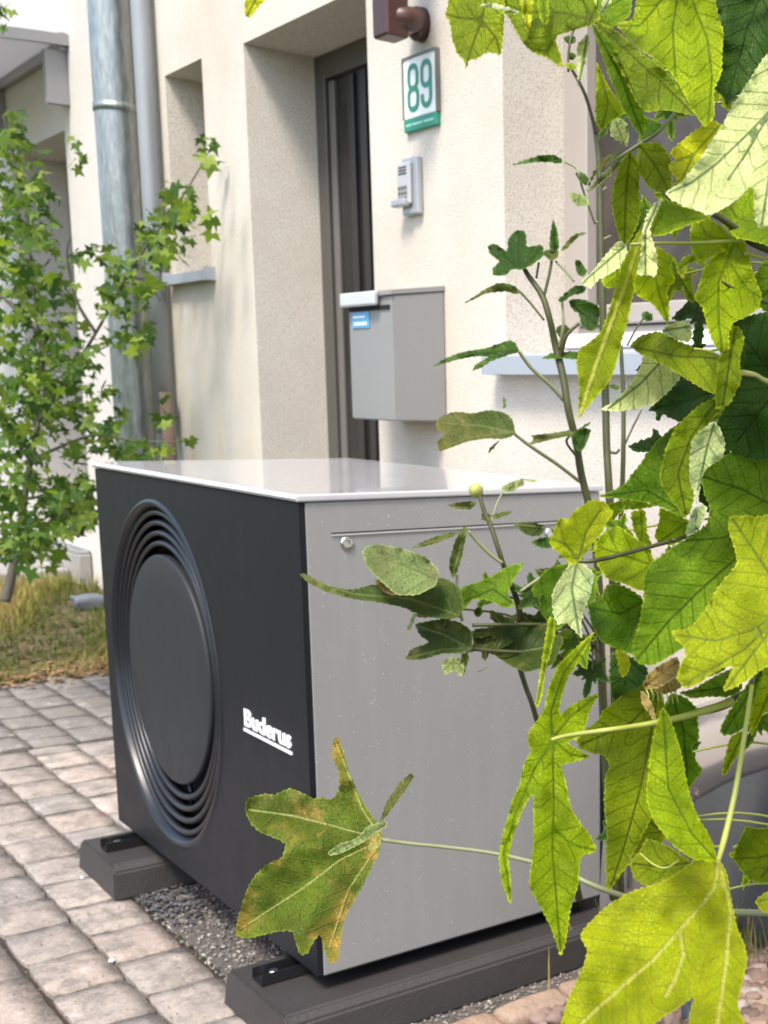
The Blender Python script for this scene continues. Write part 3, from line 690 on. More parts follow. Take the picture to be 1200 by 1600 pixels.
for i in range(6):
    a = math.radians(30+60*i); bm = bmesh.new(); p0 = fan_oval(.27, a); p1 = fan_oval(.395, a)
    add_tube(bm, [(p0[0], .052, p0[1]), (p1[0], .052, p1[1])], .006, 6); link('spoke', mesh(bm), RING, hp)
bm = bmesh.new(); rg = add_lathe(bm, [(.280, .05), (.2849, .022), (.2845, .0165), (.282, .0140), (.279, .0132), (.20, .0125), (.10, .012)], FC, 112)
bm.faces.new(rg[-1]); link('centre_disc', mesh(bm), DISC, hp, True)
# screws and swage line on the side panel
for (y, z) in ((.093, .886), (.565, .88)):
    bm = bmesh.new(); rr = .0125; rings = []
    for r_, x_ in ((.0135, .0005), (.0125, .004), (.009, .0055), (.004, .0035)): rings.append([bm.verts.new((x_, y+r_*math.cos(2*math.pi*j/20), z+r_*math.sin(2*math.pi*j/20))) for j in range(20)])
    for i in range(3):
        for j in range(20): bm.faces.new((rings[i][j], rings[i][(j+1) % 20], rings[i+1][(j+1) % 20], rings[i+1][j])).smooth = True
    bm.faces.new(rings[-1]); link('screw', mesh(bm), STEEL, hp)
box('handle_seam', (-.0005, .063, .9045), (.0012, .60, .9075), BLACK, hp)
box('handle_lip', (-.0005, .063, .9015), (.0028, .60, .9044), simple('grey_lip_paint', (.45, .45, .44), .3), hp)
# badge
cu = bpy.data.curves.new('badge', 'FONT'); cu.body = 'Buderus'; cu.size = .064; cu.extrude = .0012; cu.offset = .0013; cu.space_character = .95
to = bpy.data.objects.new('badge_text', cu); COL.objects.link(to)
bpy.context.view_layer.update(); dg = bpy.context.evaluated_depsgraph_get(); bme = bpy.data.meshes.new_from_object(to.evaluated_get(dg)); bpy.data.objects.remove(to)
w_ = max(v.co.x for v in bme.vertices)
bme.transform(Matrix.Translation((-.330, -.0012, .466)) @ Matrix.Rotation(math.pi/2, 4, 'X') @ Matrix.Diagonal((.248/w_, .82, 1, 1)))
bme.materials.clear(); link('badge_lettering', bme, WHITE, hp)
box('badge_underline', (-.332, -.0024, .4525), (-.080, 0.0, .4585), WHITE, hp)
# feet rails
for x in (-.13, -1.17):
    bm = bmesh.new(); z0, z1 = -.034, -.010
    add_box(bm, (x-.026, -.075, z0), (x+.026, UD+.03, z0+.003)); add_box(bm, (x-.026, -.075, z0+.003), (x-.023, UD+.03, z1)); add_box(bm, (x+.023, -.075, z0+.003), (x+.026, UD+.03, z1))
    rl = link('mounting_rail', mesh(bm), RAIL, hp)
    bm = bmesh.new(); add_tube(bm, [(x, -.04, z0+.003), (x, -.04, z0+.007)], .015, 16); add_tube(bm, [(x, -.04, z0+.007), (x, -.04, z0+.018)], .010, 6); link('bolt', mesh(bm), STEEL, rl)
def beam(x0, x1, label):
    e = empty('rubber_foot', ((x0+x1)/2, -.09, G)); tag(e, label, 'support foot', 'rubber support feet under the heat pump')
    bm = bmesh.new(); zt = -.036; y0, y1 = -.100, UD+.16; zb = G-.004; ins = .02; xs_ = [(x0-.0, zb), (x0+.012, zt-.012), (x0+.03, zt), (x1-.035, zt), (x1-.014, zt-.016), (x1, zb)]
    ra = [bm.verts.new((x, y0+(.006 if z > zb else 0), z)) for x, z in xs_]; rb = [bm.verts.new((x, y1, z)) for x, z in xs_]
    for i in range(5): bm.faces.new((ra[i], ra[i+1], rb[i+1], rb[i]))
    bm.faces.new(ra[::-1]); bm.faces.new(rb); bm.faces.new((ra[0], rb[0], rb[5], ra[5]))
    bmesh.ops.bevel(bm, geom=[ed_ for ed_ in bm.edges if ed_.calc_length() < 5], offset=.005, segments=2, affect='EDGES')
    link('body', mesh(bm), RUBBER, e)
beam(-.262, .085, 'near black rubber foot beam under the right end of the heat pump')
beam(-1.325, -1.005, 'far black rubber foot beam under the left end of the heat pump')

# ------------------------------------------------------------------ big leaves, each at its own distance
def chaikin(p, k=1):
    for _ in range(k):
        q = []
        for i in range(len(p)):
            a = p[i]; b = p[(i+1) % len(p)]; q += [(a[0]*.86+b[0]*.14, a[1]*.86+b[1]*.14), (a[0]*.14+b[0]*.86, a[1]*.14+b[1]*.86)]
        p = q
    return p
def sharp(p): return chaikin(p) if len(p) > 14 else chaikin([tuple(x) for x in resample(p, 9)])
def resample(p, step, closed=True):
    p = np.array(p, float); 
    if closed: p = np.vstack([p, p[:1]])
    s = np.r_[0, np.cumsum(np.hypot(*np.diff(p, axis=0).T))]; n = max(int(s[-1]/step), 3)
    t = np.linspace(0, s[-1], n+1); 
    if closed: t = t[:-1]
    return np.stack([np.interp(t, s, p[:, 0]), np.interp(t, s, p[:, 1])], 1)
def inside(poly, pts):
    x, y = pts[:, 0], pts[:, 1]; c = np.zeros(len(pts), bool); n = len(poly)
    x0, y0 = poly[:, 0], poly[:, 1]; x1, y1 = np.roll(x0, -1), np.roll(y0, -1)
    for i in range(n):
        k = ((y0[i] > y) != (y1[i] > y)); 
        if not k.any(): continue
        c ^= k & (x < (x1[i]-x0[i])*(y-y0[i])/(y1[i]-y0[i]+1e-12)+x0[i])
    return c
def seg_dist(P, a, b):
    d = b-a; L2 = (d@d)+1e-9; t = np.clip(((P-a)@d)/L2, 0, 1); q = a+t[:, None]*d; return np.hypot(*(P-q).T), t*math.sqrt(L2)
def big_leaf(parent, outline, veins, d0, m, tilt=(0, 0), fold=.012, wav=.004, seed=0, ser=1.35, step=3.3, name='leaf', curl=0.0):
    rs = random.Random(seed*13+5); tilt = (tilt[0], -abs(tilt[1])*1.3-.025)
    poly = resample(sharp(outline), step)
    nx_ = np.roll(poly, -1, 0)-np.roll(poly, 1, 0); nrm = np.stack([nx_[:, 1], -nx_[:, 0]], 1); nrm /= np.hypot(*nrm.T)[:, None]+1e-9
    area = np.sum(poly[:, 0]*np.roll(poly[:, 1], -1)-np.roll(poly[:, 0], -1)*poly[:, 1])
    if area < 0: nrm = -nrm
    k = np.array([(-.6, .1, 1.0)[(i+(i//17)) % 3]*ser*rs.uniform(.3, 1.4) for i in range(len(poly))]); poly = poly+nrm*k[:, None]
    lo, hi = poly.min(0), poly.max(0); g = 8.0
    gx, gy = np.meshgrid(np.arange(lo[0], hi[0], g), np.arange(lo[1], hi[1], g)); gp = np.stack([gx.ravel(), gy.ravel()], 1)
    gp += np.array([[rs.uniform(-2, 2), rs.uniform(-2, 2)] for _ in range(len(gp))]) if len(gp) else 0
    gp = gp[inside(poly, gp)]
    VP = []; VE = []; segs = []; 
    for v in veins:
        q = resample(v, 6, False); ins = inside(poly, q); q = q[ins] if ins.sum() > 1 else q[:0]
        vv = np.array(v, float); acc = 0
        for i in range(len(vv)-1):
            segs.append((vv[i], vv[i+1], acc)); acc += np.hypot(*(vv[i+1]-vv[i]))
        base = len(poly)+len(VP)
        for i in range(len(q)):
            VP.append(q[i])
            if i: VE.append((base+i-1, base+i))
    if VP:
        vp = np.array(VP); 
        if len(gp): gp = gp[np.array([np.min(np.hypot(*(vp-p).T)) > 3.5 for p in gp])]
    if len(gp): gp = gp[np.array([np.min(np.hypot(*(poly-p).T)) > 2.5 for p in gp])]
    allp = [Vector(p) for p in poly]+[Vector(p) for p in VP]+[Vector(p) for p in gp]
    n = len(poly); ed_ = [(i, (i+1) % n) for i in range(n)]+VE
    res = delaunay_2d_cdt(allp, ed_, [], 0, 1e-4)
    P = np.array([v[:] for v in res[0]]); T = [f for f in res[2] if len(f) == 3]
    cen = np.array([(P[f[0]]+P[f[1]]+P[f[2]])/3 for f in T]); kp = inside(poly, cen); T = [f for f, q in zip(T, kp) if q]
    vd = np.full(len(P), 1e3); va = np.zeros(len(P))
    if not segs: segs = [(np.array([poly[:, 0].mean(), lo[1]]), np.array([poly[:, 0].mean(), hi[1]]), 0)]
    for a, b, acc in segs:
        d, t = seg_dist(P, a, b); kk = d < vd; vd[kk] = d[kk]; va[kk] = t[kk]+acc
    edd = np.full(len(P), 1e3)
    for i in range(n):
        d, t = seg_dist(P, poly[i], poly[(i+1) % n]); edd = np.minimum(edd, d)
    c = (lo+hi)/2; co_ = []
    ph = rs.uniform(0, 6); 
    for i, (x, y) in enumerate(P):
        w = math.sin(x*.045+ph)*.5+math.sin(y*.06+ph*2)*.5+noise.noise(Vector((x*.03, y*.03, seed)))*1.2
        ew = math.exp(-edd[i]/11)*noise.noise(Vector((x*.07, y*.07, seed+9)))*1.6
        d = d0+tilt[0]*(x-c[0])/100+tilt[1]*(y-c[1])/100-fold*min(vd[i], 90)/50+wav*(w+ew)+curl*((x-c[0])**2+(y-c[1])**2)/10000
        if m in 'BLYPMOD': d -= .0012*math.exp(-(vd[i]/3)**2)
        co_.append(at(x, y, d))
    me = pydata(co_, [tuple(f) for f in T], name)
    for nm, arr in (('vd', vd), ('va', va), ('ed', edd)):
        a = me.attributes.new(nm, 'FLOAT', 'POINT'); a.data.foreach_set('value', arr.astype(np.float32))
    uvl = me.uv_layers.new(name='UVMap'); lv = np.zeros(len(me.loops), np.int32); me.loops.foreach_get('vertex_index', lv)
    off = np.array([seed*3.7, seed*1.3]); uvl.data.foreach_set('uv', ((P[lv]/100)+off).ravel().astype(np.float32))
    return link(name, me, LM[m], parent, True)
def pstem(name, pts, rad_px, parent, mat, n=8, k=5):
    """stem through (x, y, depth) points, rad in photo pixels at that depth"""
    P = smooth_pts([(a, b, c*1000) for a, b, c in pts], k); R = rad_px if hasattr(rad_px, '__len__') else [rad_px, rad_px]
    out = []; rr = []
    for i, p in enumerate(P):
        d = p.z/1000; out.append(at(p.x, p.y, d)); t = i/(len(P)-1)*(len(R)-1); a = int(min(t, len(R)-2)); f = t-a; rr.append((R[a]*(1-f)+R[a+1]*f)*d/F)
    bm = bmesh.new(); add_tube(bm, out, rr, n); return link(name, mesh(bm), mat, parent)

tb = at(1290, 1600, 1.35)
T1 = empty('sweetgum_tree', (tb.x, tb.y, G-.01)); tag(T1, 'sweetgum tree with big yellow-green star shaped leaves close in front at right', 'tree')
LEAVES = [
 # outline, veins, depth, material, tilt, fold, seed
 ([(1038,302),(1050,294),(1068,283),(1082,262),(1098,242),(1110,222),(1128,198),(1140,172),(1155,150),(1168,130),(1180,110),(1195,88),(1212,75),(1262,60),(1300,120),(1280,220),(1240,300),(1212,335),(1200,352),(1186,358),(1180,342),(1178,320),(1180,298),(1172,290),(1160,305),(1140,320),(1122,330),(1108,337),(1090,329),(1070,323),(1052,314)], [[(1215,160),(1170,207),(1120,255),(1080,285),(1045,301)],[(1215,160),(1192,195),(1165,240),(1138,280)],[(1215,160),(1205,250),(1190,350)]], .86,'P',(.03,.02),.01),
 ([(1122,1340),(1085,1340),(1078,1350),(1060,1362),(1035,1378),(1000,1388),(975,1398),(945,1418),(920,1442),(905,1462),(918,1483),(912,1510),(900,1535),(888,1560),(876,1600),(868,1650),(985,1650),(1005,1615),(1035,1590),(1060,1575),(1086,1556),(1076,1590),(1085,1650),(1165,1650),(1164,1600),(1152,1570),(1160,1535),(1168,1500),(1165,1480),(1150,1445),(1144,1410),(1135,1360)], [[(1122,1343),(1118,1385),(1098,1412),(1065,1450),(1020,1500),(960,1552),(880,1625)],[(1122,1343),(1142,1420),(1135,1500),(1115,1645)],[(1063,1452),(1068,1490),(1055,1530),(1040,1556)]], .82,'L',(-.02,.03),.014),
 ([(1035,1104),(1026,1130),(1019,1160),(1013,1200),(1009,1245),(1020,1282),(1050,1320),(1080,1342),(1122,1347),(1112,1312),(1092,1280),(1080,1250),(1073,1220),(1066,1180),(1054,1140),(1042,1112)], [[(1120,1345),(1080,1300),(1045,1230),(1036,1110)]], .855,'B',(-.06,.01),.02),
 ([(1048,1082),(1070,1088),(1088,1105),(1092,1140),(1092,1158),(1080,1166),(1085,1185),(1098,1203),(1090,1215),(1075,1235),(1062,1215),(1050,1170),(1040,1130),(1036,1105)], [[(1048,1085),(1068,1140),(1074,1230)]], .94,'M',(.02,0),.012),
 ([(1010,1060),(985,1075),(960,1097),(940,1112),(935,1125),(915,1140),(900,1157),(905,1170),(925,1177),(945,1180),(953,1195),(945,1215),(944,1260),(948,1300),(946,1350),(947,1385),(952,1393),(962,1378),(982,1350),(1000,1312),(1022,1270),(1024,1200),(1034,1150),(1042,1110),(1030,1072)], [[(1028,1085),(1012,1170),(998,1240),(975,1320),(952,1390)],[(1028,1085),(985,1130),(910,1162)]], 1.02,'O',(.02,.02),.012),
 ([(931,984),(913,1000),(890,1020),(872,1040),(858,1070),(850,1108),(838,1127),(826,1143),(824,1157),(830,1172),(818,1195),(812,1225),(800,1250),(795,1270),(784,1310),(779,1340),(784,1380),(799,1418),(799,1380),(794,1342),(803,1302),(820,1258),(833,1238),(834,1280),(832,1340),(826,1376),(830,1392),(845,1418),(860,1447),(868,1470),(876,1497),(885,1470),(891,1420),(904,1382),(907,1337),(934,1330),(924,1308),(906,1285),(893,1265),(888,1243),(884,1220),(876,1196),(898,1190),(925,1183),(908,1174),(885,1160),(905,1153),(915,1135),(922,1110),(937,1082),(910,1092),(890,1104),(874,1119),(876,1095),(886,1062),(905,1032),(920,1005)], [[(862,1155),(860,1110),(880,1050),(928,990)],[(862,1155),(864,1250),(862,1330),(875,1485)],[(862,1155),(835,1200),(806,1270),(787,1330),(797,1405)],[(862,1155),(890,1120),(935,1085)],[(862,1155),(890,1178),(920,1182)],[(863,1290),(890,1318),(930,1329)]], .93,'B',(.02,-.01),.010),
 ([(858,962),(868,968),(867,995),(860,1022),(852,1045),(848,1085),(840,1108),(836,1105),(842,1062),(850,1010)], [[(863,965),(850,1050),(838,1105)]], .96,'B',(.0,.0),.01),
 ([(902,872),(915,883),(929,897),(922,930),(912,955),(907,978),(911,998),(902,990),(893,980),(883,972),(872,977),(864,960),(862,930),(868,915),(880,895),(890,880)], [[(902,875),(893,920),(905,992)]], .95,'P',(.0,.03),.01),
 ([(857,842),(863,838),(868,820),(875,808),(886,812),(900,796),(925,780),(945,784),(960,802),(948,815),(940,835),(925,850),(915,865),(903,880),(893,884),(878,868),(862,856)], [[(903,878),(915,830),(938,795)],[(903,878),(885,850),(865,842)]], .93,'Y',(.05,.0),.02),
 ([(928,852),(945,830),(965,820),(985,835),(1005,850),(1020,870),(1030,890),(1020,915),(1002,925),(975,912),(948,905),(932,880)], [[(1025,885),(980,870),(935,855)]], 1.0,'B',(.0,.03),.01),
 ([(918,945),(926,940),(938,938),(948,912),(975,915),(1003,932),(1012,960),(1008,1000),(990,1024),(965,1015),(938,1002),(924,975)], [[(1012,935),(970,960),(925,950)],[(1012,935),(990,980),(975,1018)]], 1.0,'M',(-.02,-.02),.015),
 ([(1095,742),(1104,727),(1130,712),(1160,700),(1185,682),(1215,660),(1270,700),(1270,800),(1215,870),(1180,900),(1140,960),(1100,985),(1070,1010),(1050,1024),(1020,1040),(1000,1039),(990,1028),(988,1005),(1000,970),(1006,930),(1006,905),(1014,882),(1035,866),(1058,850),(1082,836),(1104,820),(1110,792),(1100,772)], [[(1225,800),(1150,872),(1090,925),(1040,975),(995,1030)],[(1225,800),(1160,765),(1100,745)],[(1225,800),(1130,840),(1070,845)]], .97,'M',(.03,-.02),.012),
 ([(1215,800),(1180,808),(1165,805),(1140,806),(1137,825),(1148,858),(1152,880),(1140,895),(1120,920),(1100,955),(1085,975),(1070,984),(1048,985),(1055,998),(1068,1010),(1071,1022),(1061,1045),(1057,1062),(1070,1076),(1090,1070),(1110,1055),(1130,1042),(1146,1041),(1138,1058),(1129,1080),(1145,1076),(1170,1062),(1190,1046),(1215,1035),(1270,1000),(1270,850)], [[(1235,950),(1170,985),(1120,1002),(1058,992)],[(1235,950),(1160,1015),(1068,1070)],[(1235,950),(1180,1015),(1133,1076)],[(1235,950),(1190,880),(1145,812)]], .88,'Y',(.02,.03),.008),
 ([(1060,1082),(1085,1076),(1110,1060),(1145,1043),(1162,1065),(1156,1083),(1135,1090),(1108,1088),(1080,1092)], [[(1160,1068),(1110,1078),(1065,1083)]], .96,'M',(0,.04),.01),
 ([(1196,1036),(1170,1065),(1155,1088),(1135,1118),(1124,1140),(1130,1151),(1150,1146),(1166,1136),(1174,1110),(1188,1070)], [[(1192,1045),(1160,1100),(1130,1146)]], .93,'M',(0,.0),.02),
 ([(1140,1152),(1166,1138),(1160,1168),(1145,1192),(1130,1216),(1127,1205),(1134,1178)], [[(1163,1140),(1130,1212)]], .99,'B',(0,.0),.02),
 ([(1192,1040),(1225,1028),(1225,1095),(1195,1110),(1184,1132),(1174,1152),(1170,1130),(1180,1080)], [[(1220,1040),(1176,1145)]], .95,'B',(0,.0),.02),
 ([(1165,1290),(1185,1295),(1220,1288),(1225,1370),(1195,1382),(1168,1375),(1155,1357),(1144,1340),(1155,1312)], [[(1222,1330),(1185,1340),(1148,1341)],[(1222,1330),(1190,1370)]], .98,'O',(-.03,.0),.01),
 ([(1180,1407),(1193,1396),(1220,1383),(1225,1428),(1197,1427),(1184,1419)], [[(1222,1400),(1182,1408)]], .9,'Y',(0,.0),.01),
 ([(998,358),(985,385),(970,420),(960,455),(950,490),(938,520),(920,535),(905,545),(900,565),(905,600),(904,630),(903,657),(915,640),(935,616),(950,600),(960,580),(967,555),(972,530),(982,500),(987,470),(995,440),(1006,400),(1010,368)], [[(1002,370),(975,450),(950,520),(930,575),(905,652)]], .92,'L',(.06,-.01),.014),
 ([(965,376),(945,400),(925,425),(906,441),(922,453),(935,437),(950,430),(968,418),(980,395),(978,380)], [[(975,385),(910,442)]], .94,'P',(0,.03),.02),
 ([(950,425),(966,412),(985,395),(975,430),(962,448),(948,452),(938,440)], [], .98,'B',(0,.02),.01),
 ([(1000,385),(1015,390),(1030,385),(1040,394),(1056,402),(1047,416),(1056,440),(1041,450),(1046,480),(1045,510),(1033,492),(1020,475),(1000,465),(989,455),(995,420)], [[(1014,388),(1025,440),(1044,505)]], .95,'B',(.03,.0),.015),
 ([(1036,307),(1020,320),(1008,340),(1003,365),(1001,400),(994,430),(1010,429),(1026,434),(1027,400),(1020,375),(1014,360),(1024,335)], [[(1030,312),(1008,360),(1008,428)]], .91,'P',(.04,.0),.01),
 ([(1035,309),(1060,320),(1085,325),(1112,338),(1095,346),(1075,352),(1050,363),(1030,370),(1014,366),(1025,335)], [[(1110,339),(1060,345),(1020,363)]], .94,'B',(0,.05),.01),
 ([(985,235),(1000,258),(999,300),(1001,335),(995,355),(985,376),(972,386),(962,352),(955,320),(958,290),(968,255)], [[(984,238),(978,300),(975,380)]], 1.02,'O',(.05,0),.012),
 ([(998,224),(1030,222),(1046,240),(1051,270),(1050,302),(1037,304),(1015,295),(1000,272),(994,245)], [[(1000,228),(1025,260),(1045,300)]], 1.03,'O',(-.02,0),.012),
 ([(988,233),(965,238),(943,246),(929,265),(914,302),(925,280),(940,262),(960,250)], [[(986,235),(950,245),(917,298)]], 1.05,'N',(0,.02),.01),
 ([(985,240),(965,262),(945,282),(925,297),(914,303),(928,285),(948,265),(965,250)], [[(984,241),(917,300)]], 1.05,'W',(0,.0),.01),
 ([(956,186),(966,182),(982,195),(983,215),(980,232),(968,220),(955,214),(953,198)], [[(975,230),(962,190)]], 1.06,'W',(0,.02),.01),
 ([(1000,180),(1025,188),(1045,200),(1020,215),(995,226),(1000,205)], [[(1000,222),(1035,198)]], 1.06,'M',(0,.03),.01),
 ([(1110,186),(1085,205),(1060,224),(1045,240),(1057,250),(1042,256),(1050,272),(1066,286),(1092,262),(1122,225),(1130,195)], [[(1125,195),(1085,240),(1048,255)],[(1085,240),(1065,280)]], .95,'Y',(0,.02),.01),
 ([(1000,-40),(990,30),(962,38),(976,55),(995,75),(1020,90),(1045,110),(1060,130),(1075,160),(1090,185),(1102,200),(1117,182),(1115,140),(1128,115),(1128,80),(1131,50),(1121,20),(1112,-40)], [[(1065,-40),(1105,60),(1112,120),(1106,195)],[(1065,-40),(1050,40),(1055,120)],[(1065,-40),(1000,40),(968,40)]], .97,'B',(.02,-.02),.012),
 ([(1105,-40),(1120,20),(1130,50),(1128,115),(1112,136),(1130,150),(1136,168),(1152,150),(1178,118),(1225,75),(1225,-40)], [[(1200,-40),(1165,50),(1135,160)]], 1.06,'D',(0,0),.01),
 ([(925,28),(945,38),(970,52),(998,80),(1030,102),(1050,120),(1066,150),(1088,182),(1050,173),(1030,172),(1008,176),(995,160),(975,120),(950,75)], [[(925,30),(985,85),(1040,135),(1082,178)],[(925,30),(970,100),(1000,170)]], .90,'O',(.05,.02),.01),
 ([(922,34),(938,80),(955,128),(972,168),(990,200),(1006,218),(1010,195),(1004,168),(990,130),(970,90),(948,55)], [[(925,36),(965,110),(1006,214)]], .88,'M',(.10,0),.02),
 ([(932,95),(948,130),(967,158),(978,178),(952,190),(940,207),(931,190),(931,140)], [[(933,100),(950,160),(940,203)]], 1.0,'B',(0,0),.01),
 ([(703,-40),(700,10),(694,22),(703,34),(706,60),(713,82),(726,96),(728,110),(732,95),(745,92),(760,82),(770,82),(783,88),(786,60),(788,30),(790,-40)], [[(768,-40),(752,30),(737,75),(728,105)],[(752,30),(720,28),(697,22)],[(752,30),(775,60),(781,84)]], .93,'O',(.0,.03),.01),
 ([(782,-40),(786,18),(796,28),(805,48),(820,72),(835,83),(855,90),(870,102),(881,106),(876,85),(870,70),(869,56),(900,46),(926,40),(940,28),(925,-10),(900,-40)], [[(928,32),(880,20),(820,18),(788,5)],[(928,32),(870,55),(850,85)],[(928,32),(905,-10),(895,-40)]], .92,'O',(-.02,.02),.01),
 ([(748,8),(762,4),(778,6),(800,14),(815,20),(800,22),(782,15),(765,12)], [[(750,8),(810,20)]], .89,'P',(0,0),.01),
 ([(806,-20),(815,15),(821,40),(822,58),(829,40),(836,-20)], [[(820,-20),(822,52)]], .90,'Y',(0,0),.01),
 ([(838,-20),(842,20),(848,40),(858,36),(856,-20)], [[(848,-20),(850,35)]], .90,'B',(0,0),.01),
 ([(895,-40),(910,10),(925,30),(955,45),(985,25),(992,-40)], [[(926,32),(938,-40)],[(926,32),(905,-30)]], .94,'M',(0,0),.01),
 ([(938,25),(946,14),(957,-2),(968,-20),(950,-20),(940,5)], [[(940,22),(958,-15)]], .88,'P',(0,0),.01),
 ([(918,52),(922,62),(916,95),(908,125),(903,140),(902,105),(901,72),(910,60)], [[(918,55),(904,135)]], .92,'P',(0,0),.01),
 ([(1006,553),(1000,575),(985,600),(965,622),(945,636),(932,640),(960,643),(990,640),(1022,632),(1042,615),(1062,592),(1068,578),(1040,560)], [[(1035,563),(1000,600),(950,638)]], 1.0,'P',(.04,0),.012),
 ([(984,540),(1000,524),(1030,517),(1060,533),(1090,545),(1120,550),(1124,590),(1116,617),(1095,606),(1070,590),(1040,572),(1018,562),(998,552)], [[(985,541),(1050,556),(1122,560)]], .97,'O',(0,.05),.01),
 ([(1050,505),(1075,500),(1082,515),(1080,535),(1060,532),(1030,518)], [[(1035,517),(1078,510)]], 1.0,'P',(0,.02),.01),
 ([(1150,360),(1140,375),(1115,400),(1100,418),(1092,445),(1084,466),(1098,480),(1103,505),(1112,532),(1128,556),(1140,545),(1138,520),(1147,503),(1168,494),(1186,482),(1191,462),(1178,430),(1168,390),(1162,372)], [[(1152,368),(1122,440),(1122,500),(1128,550)],[(1140,410),(1165,450),(1188,465)]], .96,'B',(.03,-.02),.012),
 ([(1160,290),(1178,292),(1182,345),(1225,335),(1225,395),(1190,380),(1150,372),(1130,352),(1122,330),(1140,318)], [[(1220,360),(1150,340),(1140,320)]], .99,'B',(0,.03),.01),
 ([(1085,330),(1110,342),(1125,352),(1150,372),(1135,390),(1115,402),(1095,408),(1080,395),(1078,360)], [[(1145,375),(1105,370),(1085,335)]], 1.0,'B',(.02,0),.01),
 ([(1110,395),(1100,420),(1088,408),(1075,412),(1068,440),(1055,420),(1068,400)], [], 1.03,'O',(0,0),.01),
 ([(1146,508),(1158,513),(1164,530),(1156,560),(1156,580),(1160,592),(1150,612),(1140,632),(1119,642),(1117,620),(1119,590),(1122,558),(1134,543),(1140,520)], [[(1150,512),(1140,560),(1128,638)]], .92,'O',(.06,0),.02),
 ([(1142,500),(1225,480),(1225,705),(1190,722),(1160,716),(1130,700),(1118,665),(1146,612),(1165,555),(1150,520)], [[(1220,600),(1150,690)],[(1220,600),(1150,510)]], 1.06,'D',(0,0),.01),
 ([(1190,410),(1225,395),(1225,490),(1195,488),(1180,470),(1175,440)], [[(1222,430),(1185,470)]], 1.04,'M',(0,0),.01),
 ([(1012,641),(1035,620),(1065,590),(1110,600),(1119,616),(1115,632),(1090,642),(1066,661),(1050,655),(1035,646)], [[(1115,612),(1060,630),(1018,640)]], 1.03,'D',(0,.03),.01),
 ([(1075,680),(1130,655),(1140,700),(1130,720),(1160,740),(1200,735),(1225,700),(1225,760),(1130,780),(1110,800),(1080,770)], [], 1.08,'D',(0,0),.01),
 ([(933,776),(955,768),(975,757),(1000,725),(1025,690),(1050,668),(1066,658),(1064,720),(1072,810),(1060,806),(1040,795),(1010,785),(975,780),(955,778)], [[(1066,800),(1010,765),(940,775)],[(1066,800),(1035,720),(1060,665)]], 1.0,'M',(.03,.02),.012),
 ([(1124,618),(1095,631),(1070,652),(1053,672),(1040,700),(1030,745),(1034,762),(1050,780),(1070,811),(1079,800),(1087,770),(1080,750),(1078,692),(1100,672),(1116,652),(1142,622)], [[(1124,622),(1080,680),(1058,740),(1071,804)]], .94,'O',(.03,0),.012),
 ([(1116,658),(1095,672),(1080,690),(1078,720),(1077,750),(1085,770),(1089,792),(1093,770),(1095,747),(1106,730),(1131,715),(1133,690),(1125,668)], [[(1115,662),(1105,695),(1090,765)]], .91,'P',(.04,0),.008),
 ([(985,800),(1008,794),(1012,835),(1020,855),(1000,850),(990,830)], [], 1.03,'B',(0,0),.01),
 ([(1030,793),(1065,806),(1082,820),(1072,842),(1050,852),(1030,852),(1022,838),(1030,815)], [[(1075,815),(1028,848)]], 1.02,'B',(0,0),.01),
 ([(940,790),(970,782),(985,775),(1010,785),(1030,790),(1000,796),(975,796),(955,815),(942,812)], [], 1.02,'O',(0,0),.01),
 ([(1082,796),(1102,786),(1106,796),(1096,822),(1082,836),(1070,838),(1076,815)], [], .96,'P',(0,0),.01),
 ([(1002,850),(1020,862),(1010,890),(1002,875),(990,865)], [], 1.04,'M',(0,0),.01),
 ([(1003,1072),(1013,1052),(1035,1036),(1060,1024),(1064,1052),(1047,1064),(1030,1074),(1012,1078)], [[(1006,1072),(1058,1035)]], .93,'R',(0,.04),.02),
 ([(1060,1040),(1070,1060),(1062,1078),(1040,1085),(1020,1080),(1035,1072)], [], .94,'R',(0,.04),.02),
 ([(1000,1078),(1012,1085),(1022,1110),(1028,1130),(1015,1118),(1003,1100)], [], .95,'R',(0,0),.02),
 ([(983,1348),(1000,1330),(1010,1308),(1050,1325),(1082,1347),(1062,1364),(1030,1380),(1005,1384),(990,1372)], [[(1078,1348),(1030,1355),(990,1350)]], .95,'O',(0,.05),.01),
 ([(1000,1240),(1022,1270),(1045,1308),(1020,1325),(1000,1335),(985,1340),(990,1300)], [[(1040,1305),(1000,1270)]], 1.05,'O',(0,.02),.01),
 ([(962,1014),(980,1020),(986,1040),(976,1062),(968,1052)], [], 1.03,'Y',(0,0),.01),
 ([(955,1018),(1000,1030),(1015,1050),(1000,1075),(985,1078),(958,1100),(952,1060)], [], 1.08,'D',(0,0),.01),
 ([(1072,1290),(1085,1272),(1100,1290),(1112,1312),(1100,1320)], [], .99,'M',(0,0),.01),
 ([(384,-30),(382,26),(391,29),(404,10),(425,-8),(440,-30)], [[(415,-30),(385,25)]], 1.0,'Y',(0,0),.01),
]
for i, (ol, vn, d, m, tl, fo) in enumerate(LEAVES):
    big_leaf(T1, ol, vn, d, m, tl, fo*1.5, .0065, i+1)
